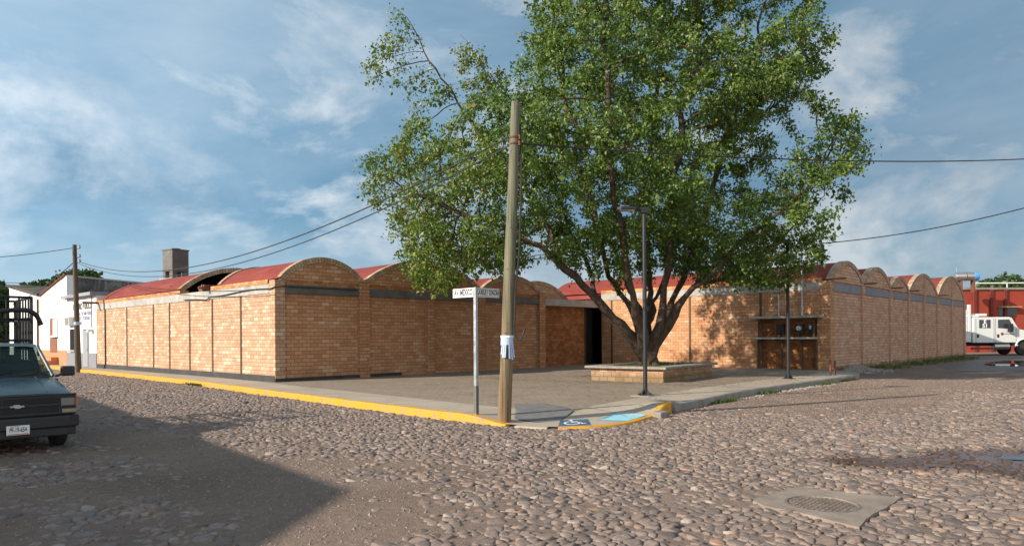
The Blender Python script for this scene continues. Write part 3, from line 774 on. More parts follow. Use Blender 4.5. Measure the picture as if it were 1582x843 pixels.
for y,zt,lab in ((-9.39,4.3,'shorter galvanised conduit mast rising from the niche shelf into the leaves'),(-10.38,5.1,'taller galvanised conduit mast with a wire at its top')):
    m=empty('conduit_mast',(cx-.12,y,2.4)); mb=MB(); mb.tube([(0,0,0),(0,0,zt-2.4)],.032,10); mb.build('pipe',M['galv'],m)
    mb=MB(); mb.lathe([(.032,0),(.06,.02),(.065,.09),(.02,.14),(0,.145)],(0,0,zt-2.4),None,12); mb.build('weatherhead',M['galv'],m,smooth=True)
    mb=MB(); mb.obox((.055,0,.9),(.13,.09,.03)); mb.build('clamp',M['galv'],m); tag(m,lab,'conduit mast')
for (px,py,h),lab in (((1283,581,.56),'thin rusty pipe post left of its twin at the brick corner'),((1290,580.5,.52),'thin rusty pipe post right of its twin at the brick corner')):
    p=gp(px,py,.12); mb=MB(); mb.tube([(0,0,-.2),(.0,0,h),(0.01,0,h+.03)],[.035,.035,.02],10); o=mb.build('pipe_post',M['rust'],None,smooth=True); o.location=p
    tag(o,lab,'pipe post')

# ------------------------------------------------------------------ planter
def planter():
    p=empty('planter',(7.4,-10.22,.14),R(7)); L,Wd,T,Hh=4.15,2.55,.22,.42
    mb=MB(); mb.box(0,L,0,T,-.1,Hh); mb.box(0,L,Wd-T,Wd,-.1,Hh); mb.box(0,T,T,Wd-T,-.1,Hh); mb.box(L-T,L,T,Wd-T,-.1,Hh); mb.build('wall',M['brick_planter'],p)
    mb=MB(); e=.16; z0,z1=Hh,Hh+.075; i=.36
    mb.box(-e,L+e,-e,i,z0,z1); mb.box(-e,L+e,Wd-i,Wd+e,z0,z1); mb.box(-e,i,i,Wd-i,z0,z1-.002); mb.box(L-i,L+e,i,Wd-i,z0,z1-.002)
    mb.build('coping',M['kerb'],p,bevel=.012)
    mb=MB(); n=14; v=[];f=[]
    for a in range(n):
        for b in range(n):
            x=T+(L-2*T)*a/(n-1);y=T+(Wd-2*T)*b/(n-1); v.append((x,y,.36+.10*math.sin(math.pi*a/(n-1))*math.sin(math.pi*b/(n-1))+.03*mnoise.noise((x*2,y*2,0))))
    for a in range(n-1):
        for b in range(n-1): f.append((a*n+b,(a+1)*n+b,(a+1)*n+b+1,a*n+b+1))
    mb.add(v,f); mb.build('soil',M['dirt'],p,smooth=True)
    return tag(p,'low square brick planter with concrete coping around the tree trunk','planter')
planter()
def blades(x,y,z,name,hmin,hmax,w,label=None):
    n=len(x); h=RNG.uniform(hmin,hmax,n); a=RNG.uniform(0,6.28,n); ln=RNG.uniform(.2,.8,n)*h
    dx,dy=np.cos(a)*w,np.sin(a)*w; lx,ly=-np.sin(a)*ln,np.cos(a)*ln
    V=np.zeros((n,5,3)); V[:,0]=np.stack([x-dx,y-dy,z],1);V[:,1]=np.stack([x+dx,y+dy,z],1)
    V[:,2]=np.stack([x+dx*.8+lx*.4,y+dy*.8+ly*.4,z+h*.6],1);V[:,3]=np.stack([x-dx*.8+lx*.4,y-dy*.8+ly*.4,z+h*.6],1);V[:,4]=np.stack([x+lx,y+ly,z+h],1)
    b=(np.arange(n)*5)[:,None]
    Q=b+np.array([[0,1,2,3]]);T=b+np.array([[3,2,4]])
    o=mesh_np(name,V.reshape(-1,3),[Q,T],M['grass'],{'rnd':('POINT',np.repeat(np.clip(RNG.normal(.45,.28,n),0,1),5))}); o['kind']='stuff'; return o
n=1500; u=RNG.uniform(.3,3.85,n); v=RNG.uniform(.3,2.2,n); c,s=math.cos(R(7)),math.sin(R(7))
blades(7.4+u*c-v*s,-10.22+u*s+v*c,np.full(n,.14+.40),'planter_grass',.04,.14,.012)
# weeds and rubble along the foot of the right street front
n=3600; x=18.6+RNG.uniform(0,1,n)**1.1*25.5; t=RNG.uniform(0,1,n)**1.8; nz=np.array([mnoise.noise((a*.55,4.4,0))+.5*mnoise.noise((a*1.9,1.1,0)) for a in x])
k=nz>-.12; x,t=x[k],t[k]; blades(x,ry-.06-t*1.1,np.full(len(x),.0),'weeds',.03,.22,.016)
n=1800; q=RNG.integers(0,5,n); cen=np.array([(2.2,-13.75),(4.2,-13.85),(7.3,-13.62),(11.6,-13.6),(14,-13.5)])[q]; blades(cen[:,0]+RNG.normal(0,.35,n),cen[:,1]+RNG.normal(0,.035,n),np.zeros(n),'kerb_weeds',.02,.10,.012)
n=500; blades(-1.55+RNG.normal(0,.02,n),2.5+RNG.normal(0,.5,n),np.zeros(n),'kerb_grass',.03,.12,.012)
n=1500; x=RNG.normal(20.2,1.5,n); y=ry-.25-np.abs(RNG.normal(0,.45,n)); k=(x>18.7); x,y=x[k],y[k]
hm=lambda x,y:.28*np.exp(-((x-20.2)/1.4)**2-((y-ry+.35)/.55)**2)
mb=MB(); gx=np.linspace(17.9,23.5,24); gy=np.linspace(ry-1.7,ry+.06,12); v=[(a,b,float(hm(a,b))-.012+.03*mnoise.noise((a*3,b*3,1))*float(hm(a,b)>.03)) for a in gx for b in gy]
mb.add(v,[(i*12+j,(i+1)*12+j,(i+1)*12+j+1,i*12+j+1) for i in range(23) for j in range(11)]); tag(mb.build('dirt_mound',M['wet_dirt'],smooth=True),kind='structure')
scatter_grit(x,y,'rubble',M['rubble'],.02,.075,hm(x,y))
n=500; a=gp(1150,613); b=gp(1240,599); t=RNG.uniform(-.35,1.6,n); scatter_grit(a.x+(b.x-a.x)*t+RNG.normal(0,.05,n),a.y+(b.y-a.y)*t-np.abs(RNG.normal(0,.12,n)),'kerb_rubble',M['rubble'],.01,.05)
p=gp(1022,646,0); mb=MB(); mb.obox((0,0,.05),(.34,.2,.15),rz=R(8),rx=R(6)); o=mb.build('concrete_block',M['kerb'],None,bevel=.02); o.location=(p.x+.1,p.y+.1,0); tag(o,'pale broken concrete block lying against the yellow end of the ramp kerb','block')
# leaf litter on the plaza
n=6500; x=RNG.uniform(-1,17.5,n); y=RNG.uniform(-13,-1,n); w=np.exp(-((x-9)**2+(y+9)**2)/30); k=(RNG.uniform(size=n)<w*.8+.05)&inpoly(x,y,PLAZA)
x,y=x[k],y[k]; n=len(x); s=RNG.uniform(.025,.055,n); a=RNG.uniform(0,6.28,n); V=np.zeros((n,4,3)); z=hgt(x,y)+.012
for j,(l,wd) in enumerate(((1,0),(0,.5),(-1,0),(0,-.5))):
    V[:,j,0]=x+s*(l*np.cos(a)-wd*np.sin(a));V[:,j,1]=y+s*(l*np.sin(a)+wd*np.cos(a));V[:,j,2]=z+RNG.uniform(0,.012,n)
mesh_np('fallen_leaves',V.reshape(-1,3),np.arange(n*4).reshape(n,4),M['litter'],{'rnd':('POINT',np.repeat(RNG.uniform(0,1,n),4))})['kind']='stuff'

# ------------------------------------------------------------------ lettering
def text(name,s,size,mat,M4,parent,ext=.002,ax=1.0,spacing=1.0,bold=.0):
    cu=bpy.data.curves.new(name,'FONT'); cu.body=s; cu.size=size; cu.align_x='CENTER'; cu.align_y='CENTER'; cu.extrude=ext; cu.space_character=spacing; cu.offset=bold
    o=bpy.data.objects.new('tmp',cu); COL.objects.link(o); bpy.context.view_layer.update()
    me=bpy.data.meshes.new_from_object(o.evaluated_get(bpy.context.evaluated_depsgraph_get())); bpy.data.objects.remove(o)
    me.transform(Matrix.Diagonal((ax,1,1,1))); me.transform(M4); me.materials.clear(); me.materials.append(mat); me.name=name
    return link(name,me,parent)
def face(loc,nrm,up=(0,0,1)):
    z=Vector(nrm).normalized(); x=Vector(up).cross(z).normalized(); y=z.cross(x)
    m=Matrix((x,y,z)).transposed().to_4x4(); m.translation=loc; return m

# ------------------------------------------------------------------ white buildings down the street
O=empty('white_office',(0,18.62,0)); tag(O,'single storey white office with a grey cornice and painted notice beside the brick wall','building')
def obx(name,mat,*b,bevel=0.0,parent=O):
    mb=MB(); mb.box(*b); return mb.build(name,mat,parent,bevel=bevel)
# local y runs away from the brick building; outer face x=0
oy1=onx(103,457,.0).y-18.62
zt=onx(150,451,.0).z
obx('wall',M['plaster'],0,9,.02,oy1,.9,zt-.15); obx('dado',M['grey_dado'],-.015,9,.02,oy1,.0,.9)
obx('cornice',M['grey_paint'],-.3,9,-.0,oy1+.02,zt-.15,zt+.02,bevel=.01)
def lp(px,py,x=-.02):
    p=onx(px,py,x); return p.y-18.62,p.z
def opening(name,mat,x0,y0,x1,y1,depth,parent,ofs=18.62):
    a=onx(x0,y1,0);b=onx(x1,y0,0); ya,yb=sorted((a.y-ofs,b.y-ofs)); mb=MB(); mb.box(-depth,.0,ya,yb,a.z,b.z); return mb.build(name,mat,parent),(ya,yb,a.z,b.z)
w,(ya,yb,za,zb)=opening('window',M['dark'],109,508,117,540,.012,O)
mb=MB(); 
for k in range(6): y=ya+(yb-ya)*(k+.5)/6; mb.tube([(-.04,y,za),(-.04,y,zb)],.012,6)
for z in (za+.35,zb-.35): mb.tube([(-.04,ya,z),(-.04,yb,z)],.012,6)
mb.build('bars',M['black_metal'],w); mb=MB(); mb.box(-.12,0,ya-.08,yb+.08,za-.1,za-.0); mb.build('sill',M['grey_paint'],w)
d,(ya,yb,za,zb)=opening('door',M['dark'],129,508,137,566,.012,O)
mb=MB(); mb.box(-.04,-.013,ya+.05,yb-.05,za+.02,zb-.05); mb.build('door_leaf',M['grey_paint'],d); mb=MB(); mb.box(-.06,-.04,ya+.12,ya+.18,1.0,1.15); mb.build('handle',M['galv'],d)
ay,az=lp(110,503); ac=empty('air_conditioner',(-.0,ay+18.62,az)); mb=MB(); mb.box(-.24,0,-.42,.42,0,.5); mb.build('casing',M['ac_white'],ac,bevel=.02)
mb=MB(); 
for k in range(8): mb.box(-.252,-.241,-.36,.36,.05+k*.05,.075+k*.05)
mb.build('grille',M['black_metal'],ac); tag(ac,'boxy window air conditioner on the white office wall beside the dark pole','air conditioner')
ty,tz=lp(131,473); Lw=3.1
text('lettering','NOTARIO PUBLICO',.46,M['black_paint'],face((-.008,ty+.5,tz),(-1,0,0)),O,ax=.82,bold=.012)
for k,s in enumerate(('TITULAR LIC. NOTARIA PUBLICA','TRAMITES Y ESCRITURAS','HORARIO')):
    yy,z=lp(132,484+k*7.5); text('lettering',s,.27,M['blue_text'],face((-.008,yy+.5+(.6 if k==2 else 0),z),(-1,0,0)),O,ax=.8)
yy,_=lp(142.5,500); mb=MB(); mb.tube([(-.05,yy,2.2),(-.05,yy,4.2)],.022,8); mb.build('downpipe',M['rust'],O); mb=MB(); mb.box(-.25,0,yy-.12,yy+.12,2.0,2.15); mb.build('meter',M['ac_white'],O)
# gabled house
hy0=oy1+18.62+.03; Hs=empty('white_house',(0,hy0,0)); tag(Hs,'white plastered house with a saw tooth gable top and orange base','house')
yb_=onx(63,457,.0).y-hy0; yc=onx(14,443,.0).y-hy0
zr=onx(103,424,.0).z; zv=onx(63,457,0).z; zl=onx(14,443,0).z
mb=MB(); mb.prism([(.0,1.0),(yb_,1.0),(yb_,zv),(.0,zr)],0.0,.35,'x'); mb.build('wall',M['plaster'],Hs)
za=ony(198,437,hy0).z; xa=ony(198,437,hy0).x
mb=MB(); mb.prism([(.36,1.0),(xa+3,1.0),(xa+3,za-.1),(.36,zr-.12)],-.02,.25,'y'); mb.build('side_wall',M['mould'],Hs)
mb=MB(); mb.prism([(.36,zr-.12),(xa+3,za-.1),(xa+3,za-.02),(.36,zr-.03)],-.06,.3,'y'); mb.build('side_wall_cap',M['concrete'],Hs)
mb=MB(); mb.prism([(yb_,1.0),(yc,1.0),(yc,zl),(yb_,zv)],0.02,9,'x'); mb.build('wall',M['plaster'],Hs)
mb=MB(); mb.prism([(-.03,zr+.0),(-.03,zr+.07),(yb_,zv+.07),(yb_,zv)],-.10,.45,'x'); mb.build('roof_edge',M['red_dark'],Hs)
mb=MB(); mb.prism([(yb_+.05,zv),(yb_+.05,zv+.16),(yc,zl+.16),(yc,zl)],-.2,9.1,'x'); mb.build('roof',M['tile_dark'],Hs)
obx('dado',M['orange_dado'],-.015,9,.0,yb_-.02,.0,1.0,parent=Hs); obx('dado',M['plaster'],.005,9,yb_,yc,.0,1.0,parent=Hs)
w,(ya,yb2,za2,zb2)=opening('shutter',M['brown_wood'],78,491,88.5,544,.03,Hs,hy0); mb=MB(); mb.box(-.05,-.02,ya-.1,ya+(yb2-ya)*.5,za2+1.0,zb2-.06); mb.build('shutter_leaf',M['plaster'],w)
mb=MB(); mb.box(-.16,0,ya-.12,ya+(yb2-ya)*.6,za2+.9,za2+1.0); mb.build('sill',M['plaster'],w)
for (px,) in ((60,),(30,)):
    y=onx(px,500,0).y-hy0; mb=MB(); mb.tube([(-.06,y,.6),(-.06,y,zv-.2)],.06,8); mb.build('downpipe',M['rust'],Hs)
opening('window',M['dark'],33,490,46,540,.012,Hs,hy0)
sy0=onx(80,563,-.3).y-hy0; mb=MB()
for k in range(3): mb.box(-.95+.28*k,0,sy0-.2,sy0+2.2,.2*k,.2*k+.2)
mb.build('step',M['orange_dado'],Hs)

# concrete rooftop tank
tp=wp(271.5,420,38); W_=.47
T=empty('water_tank',(tp.x,tp.y,3.3)); tag(T,'square grey concrete water tank on stubby legs above the red vaults','water tank'); zz0=tp.z-3.3
mb=MB(); mb.box(-W_,W_,-W_,W_,zz0,zz0+1.14); mb.build('tank_body',M['concrete_dark'],T,bevel=.02)
mb=MB(); mb.box(-W_-.03,W_+.03,-W_-.03,W_+.03,zz0+1.14,zz0+1.20); mb.lathe([(.25,zz0+1.2),(.25,zz0+1.27),(0,zz0+1.28)]); mb.build('lid',M['concrete_dark'],T)
for a in (-.34,.34):
    for b in (-.34,.34):
        mb=MB(); mb.box(a-.12,a+.12,b-.12,b+.12,zz0-.38,zz0); mb.build('leg',M['concrete_dark'],T)
mb=MB(); mb.box(-.6,.6,-.6,.6,0,zz0-.38); mb.build('pier',M['concrete'],T)
T.rotation_euler=(0,0,R(10))

# red building far right
rp0=wp(1480,548,60); Rd=empty('red_building',(rp0.x,rp0.y,0),math.atan2(RY,RX)+R(4)); tag(Rd,'red painted building with dark piers behind the white truck','building')
sc=60/FPX; zt=wp(1540,447,60).z; zc=wp(1540,440,60).z
def rx(px): return (px-1480)*sc
mb=MB(); mb.box(-2,rx(1720),0,8,-.1,zt); mb.build('wall',M['red_wall'],Rd)
mb=MB(); mb.box(-2.1,rx(1720),-.12,8.1,zt,zt+.18); mb.build('parapet_cap',M['kerb'],Rd)
for px in (1507,1534,1557,1600,1640,1680): mb=MB(); mb.box(rx(px)-.12,rx(px)+.12,-.14,0,-.1,zt); mb.build('pier',M['red_dark'],Rd)
zw0,zw1=wp(1,490,60).z,wp(1,475,60).z
mb=MB(); mb.box(rx(1546),rx(1576),-.02,.0,1.6+(520-489-5)/FPX*60,1.6+(520-476-5)/FPX*60); wn=mb.build('window',M['glass_dark'],Rd)
z=1.6+(520-475-5)/FPX*60
mb=MB(); mb.box(rx(1544),rx(1578),-.5,-.16,z,z+.1); mb.build('awning',M['awning'],Rd)
mb=MB(); mb.box(rx(1547),rx(1575),-.05,-.03,z-.75,z-.7); mb.box(rx(1560)-.03,rx(1560)+.03,-.05,-.03,z-.75,z); mb.build('window_frame',M['red_dark'],wn)
mb=MB(); mb.tube([(rx(1505),-.05,zt+.55),(rx(1700),-.05,zt+.6)],.05,8)
for px in (1508,1560,1610,1660): mb.tube([(rx(px),-.05,zt+.1),(rx(px),-.05,zt+.58)],.035,6)
mb.build('railing',M['white_paint'],Rd)
# steel water heater on the red building
h0=wp(1489,427,58); hh_=empty('water_heater',(h0.x,h0.y,h0.z),math.atan2(RY,RX)); tag(hh_,'horizontal stainless water cylinder with a blue end on the red building roof','water heater')
Ly=Matrix.Rotation(R(90),4,'Y'); mb=MB(); mb.lathe([(0,-.25),(.25,-.2),(.36,-.06),(.36,1.25),(.36,1.3)],(-.55,0,0),Ly,24); mb.build('cylinder',M['steel'],hh_,smooth=True)
mb=MB(); mb.lathe([(.375,1.3),(.385,1.55),(.36,1.66),(.0,1.7)],(-.55,0,0),Ly,24); mb.build('end_cap',M['blue_plastic'],hh_,smooth=True)
mb=MB(); mb.lathe([(.368,.6),(.37,.6),(.37,.66),(.368,.66)],(-.55,0,0),Ly,24); mb.build('strap',M['rust'],hh_)
for x in (-.3,.75): mb=MB(); mb.box(x-.04,x+.04,-.25,.25,-1.3,-.3); mb.build('leg',M['rust'],hh_)
mb=MB(); mb.tube([(-.6,0,.3),(-.6,0,.75),(-.4,0,.78)],.025,6); mb.build('pipe',M['galv'],hh_)

# building behind the photographer whose roof corner throws the shadow on the cobbles
SP=(-17.25,-11.75); Sb=empty('corner_house',(SP[0],SP[1],0)); tag(Sb,'plain plastered corner house out of frame whose shadow falls over the cobbles','house')
poly=[(0,0),(3.6,32),(-8,33),(-14,2),(-6,-4.5)]
mb=MB(); mb.prism(poly,0,4.8,'z'); mb.build('wall',M['plaster'],Sb); mb=MB(); mb.prism([(x*1.0+.0,y) for x,y in poly],4.8,5.0,'z'); mb.build('parapet',M['grey_paint'],Sb)
mb=MB(); mb.prism([(1.135,10),(1.255,11.05),(1.21,11.06),(1.09,10.01)],0,2.1,'z'); mb.build('door',M['brown_wood'],Sb)
# ------------------------------------------------------------------ wooden pole with flyer
pb=gp(779,645,.12); pt=wp(797,158,12.85)
P=empty('utility_pole',(pb.x,pb.y,.1)); tag(P,'tall weathered wooden pole leaning at the corner, flyer tied round it','utility pole')
dv=pt-Vector((pb.x,pb.y,.1)); mb=MB()
mb.tube([dv*t+Vector((mnoise.noise((t*3,1,0))*.012,mnoise.noise((t*3,9,0))*.012,0)) for t in np.linspace(-.02,1,26)],[.125-.04*t+.004*mnoise.noise((t*9,4,4)) for t in np.linspace(0,1,26)],18)
mb.build('wood_post',M['pole'],P,smooth=True)
mb=MB(); mb.tube([dv*.31+Vector((.13,-.02,0)),dv*.33+Vector((.12,-.04,0))],.01,6)
mb.build('staple',M['rust'],P)
for t_,a_ in ((.52,.3),(.47,-.5),(.41,.6),(.30,.1),(.27,-.4),(.60,-.2),(.22,.5)):
    c_=dv*t_+Vector((RX*math.sin(a_)-FX*math.cos(a_),RY*math.sin(a_)-FY*math.cos(a_),0))*(.122-.04*t_)
    mb=MB(); mb.tube([c_,c_+Vector((-FX,-FY,.2))*.03],.006,6); mb.build('nail',M['rust'],P)
for t_ in (.885,.865):
    mb=MB(); mb.lathe([(.094,0),(.098,.0),(.098,.03),(.094,.03)],dv*t_,None,16); mb.box(.0,.05,-.13,-.08,-.03,.05,Matrix.Translation(dv*t_)); mb.build('cable_clamp',M['rust'],P)
# black cable hanging down the pole
cr=Vector((RX,RY,0)); cf=Vector((FX,FY,0))
mb=MB(); q=[dv*.93+cr*.1,dv*.75+cr*.15-cf*.03,dv*.515+cr*.16-cf*.04,dv*.40+cr*.12-cf*.06,dv*.33+cr*.125-cf*.08,dv*.275+cr*.13-cf*.08,dv*.245+cr*.20-cf*.06,dv*.258+cr*.27-cf*.04,dv*.285+cr*.32-cf*.02]
qq=resample([tuple(p) for p in q],.06); 
mb.tube([Vector(p) for p in qq],.018,6); tag(mb.build('hanging_cable',M['rubber'],None),'loose black cable dangling down the right side of the tall wooden pole','cable').location=P.location
# flyer: sheet wrapped round the pole, tear-off strips hanging
fz=1.6+(520-518)/FPX*12.8; fl=empty('paper_flyer',P.location); tag(fl,'pale blue tear-off flyer taped round the tall wooden pole','flyer')
def wrapped(a0,a1,z0,z1,r,name,mat,curl=0):
    mb=MB(); nA=8; v=[]
    for k in range(nA+1):
        a=a0+(a1-a0)*k/nA
        for z,rr in ((z1,r),(z0,r+curl)):
            c=dv*((z-.1)/dv.z); dirv=cr*math.sin(a)-cf*math.cos(a); v.append(c+dirv*rr)
    n=len(v); v+=[p-Vector((FX,FY,0))*-.003 for p in v]
    f=[(2*k,2*k+1,2*k+3,2*k+2) for k in range(nA)]
    mb.add(v[:n],f); return mb.build(name,mat,fl)
zt_=fz
wrapped(-1.25,1.2,zt_-.17,zt_,.122,'sheet',M['paper'])
wrapped(-1.9,1.7,zt_-.035,zt_+.002,.124,'tape',M['white_paint'])
for a,l,cu in ((-.75,.34,.02),(-.45,.40,.03),(-.2,.40,.02),(.35,.42,.05),(.62,.44,.07),(.9,.40,.06),(1.1,.30,.03)):
    wrapped(a-.1,a+.1,zt_-l,zt_-.165,.123,'tear_strip',M['paper'],cu)
# ------------------------------------------------------------------ street sign
sb=gp(736,640,.15); S_=empty('street_sign',(sb.x,sb.y,.14)); tag(S_,'galvanised corner post with two white street name plates at right angles','street sign')
mb=MB(); mb.box(-.032,.032,-.032,.032,0,2.39); mb.build('post',M['galv'],S_,bevel=.006)
mb=MB(); mb.box(-.034,.034,-.034,.034,.02,.55); mb.build('worn_post_foot',M['concrete_dark'],S_,bevel=.004)
def plate(txt,rz,ax):
    # plate runs along local +x before rotation rz; front face -y
    Mz=Matrix.Rotation(rz,4,'Z'); mb=MB(); mb.box(.03,.62,-.012,.0,2.215,2.385,Mz); pl=mb.build('name_plate',M['white_paint'],S_)
    mb=MB()
    for b in ((.045,.605,2.36,2.369),(.045,.605,2.231,2.24),(.045,.054,2.24,2.36),(.596,.605,2.24,2.36)): mb.box(b[0],b[1],-.0145,-.0121,b[2],b[3],Mz)
    mb.build('border',M['black_paint'],pl)
    n=Mz@Vector((0,-1,0)); c=Mz@Vector((.325,-.0125,2.30))
    return text('lettering',txt,.13,M['black_paint'],face(c,n),pl,ext=.001,ax=ax,bold=.004)
plate('LAURELES Y GONGORA',0.0,.40)
# second plate runs away along the left street (+y), readable from the left
Mz=Matrix.Identity(4); mb=MB(); mb.box(-.012,.0,.03,.62,2.215,2.385); pl=mb.build('name_plate',M['white_paint'],S_)
mb=MB()
for b in ((.045,.605,2.36,2.369),(.045,.605,2.231,2.24),(.045,.054,2.24,2.36),(.596,.605,2.24,2.36)): mb.box(-.0145,-.0121,b[0],b[1],b[2],b[3])
mb.build('border',M['black_paint'],pl); text('lettering','AV. MEXICO',.14,M['black_paint'],face((-.0125,.325,2.30),(-1,0,0)),pl,ext=.001,ax=.66,bold=.005)
# ------------------------------------------------------------------ street lamps
def lamp(loc,h,rz):
    L=empty('street_lamp',loc,rz); mb=MB(); mb.tube([(0,0,0.02),(0,0,h)],.052,16); mb.build('post',M['black_metal'],L,smooth=True)
    mb=MB(); mb.box(-.16,.16,-.16,.16,.0,.022)
    for k in range(4):
        a=R(45+90*k); mb.prism([(.05,.022),(.15,.022),(.05,.16)],-.006,.006); n=len(mb.v)-6
        for i in range(n,n+6): v=Vector(mb.v[i]); v.rotate(Matrix.Rotation(a,3,'Z')); mb.v[i]=tuple(v)
        mb.lathe([(.014,.022),(.014,.05),(0,.052)],(.13*math.cos(a+R(45)),.13*math.sin(a+R(45)),0),None,8)
    mb.build('base_plate',M['black_metal'],L)
    mb=MB(); mb.box(-.09,.09,-.07,.07,h-.1,h+.03); mb.tube([(-.02,0,h-.02),(-.2,0,h)],.035,10); mb.build('arm',M['black_metal'],L)
    mb=MB(); mb.prism([(-.14,.0),(-.2,.13),(-.58,.15),(-.66,.06),(-.66,-.06),(-.58,-.15),(-.2,-.13),(-.14,-.0)],h-.035,h+.05,'z'); hd=mb.build('lamp_head',M['black_metal'],L,bevel=.015)
    mb=MB(); mb.box(-.6,-.24,-.1,.1,h-.045,h-.0352); mb.build('lens',M['lamp_glass'],hd)
    return L
lb_=gp(997,611,.15); la=math.atan2(RY,RX)
l1=lamp((lb_.x,lb_.y,.17),4.5,la); tag(l1,'black street lamp with a flat head on the pavement in front of the planter','street lamp','black street lamps on the plaza')
mb=MB(); mb.obox((lb_.x,lb_.y,.15),(.62,.5,.045),rz=R(5)); tag(mb.build('lamp_footing',M['kerb'],None,bevel=.01),'square concrete footing pad under the front street lamp','footing')
lb2=gp(1218,585,.15); l2=copy_tree(l1); l2.location=(lb2.x,lb2.y,.155); l2.rotation_euler.z=la+R(40); tag(l2,'black street lamp in front of the meter niche with its head up in the leaves','street lamp','black street lamps on the plaza')
# dark pole by the white office
q0=gp(121,570,.15); q1=wp(115,378,34.5); D_=empty('utility_pole',(q0.x,q0.y,.1)); tag(D_,'dark thin wooden pole on the kerb before the white office','utility pole')
dq=q1-Vector((q0.x,q0.y,.1)); mb=MB(); mb.tube([dq*t for t in np.linspace(-.02,1,8)],[.145-.05*t for t in np.linspace(0,1,8)],12); mb.build('wood_post',M['pole_dark'],D_,smooth=True)
mb=MB()
for z in (.97,.90,.86): mb.tube([dq*z+cr*-.12,dq*z+cr*.22],.03,8); mb.lathe([(.05,0),(.065,.05),(.04,.1),(.055,.15),(0,.17)],dq*z+cr*.24,None,10)
mb.build('insulator',M['galv'],D_); mb=MB(); mb.lathe([(.138,.0),(.14,.08),(.138,.16)],dq*.36,None,12); mb.build('poster_band',M['paper'],D_)
# ------------------------------------------------------------------ cables
def wire(a,b,sag,r,label,n=40):
    mb=MB(); a=Vector(a);b=Vector(b); mb.tube([a.lerp(b,t)-Vector((0,0,4*sag*t*(1-t))) for t in np.linspace(0,1,n)],r,6)
    return tag(mb.build('overhead_cable',M['rubber'],None,smooth=True),label,'cable')
top=P.location+dv
a=wp(122,404,34.4)
wire(a,P.location+dv*.90,1.32,.015,'upper of two slack black cables strung from the dark pole to the tall pole')
wire(a+Vector((0,0,-.1)),P.location+dv*.87,1.40,.013,'lower of two slack black cables strung from the dark pole to the tall pole')
wire(P.location+dv*.87,wp(1750,233,24),.35,.016,'thick black cable running level from the tall pole past the tree to the right')
wire(wp(1240,378,29.2),wp(1760,268,25),.45,.02,'cable rising from the conduit mast to the upper right of the sky')
wire(wp(113,383,34.5),wp(-160,405,30),.15,.016,'topmost cable running left from the dark pole')
wire(wp(114,405,34.5),wp(20,470,44),.2,.022,'cable dropping left from the dark pole to the white house roof')
wire(wp(114,412,34.5),wp(62,462,40),.1,.012,'service wire sagging from the dark pole to the house gable')
wire(wp(85,436,50),wp(-160,424,42),.2,.02,'upper of two distant level cables at the left edge above the house')
wire(wp(85,441,50),wp(-160,434,42),.2,.02,'lower of two distant level cables at the left edge above the house')

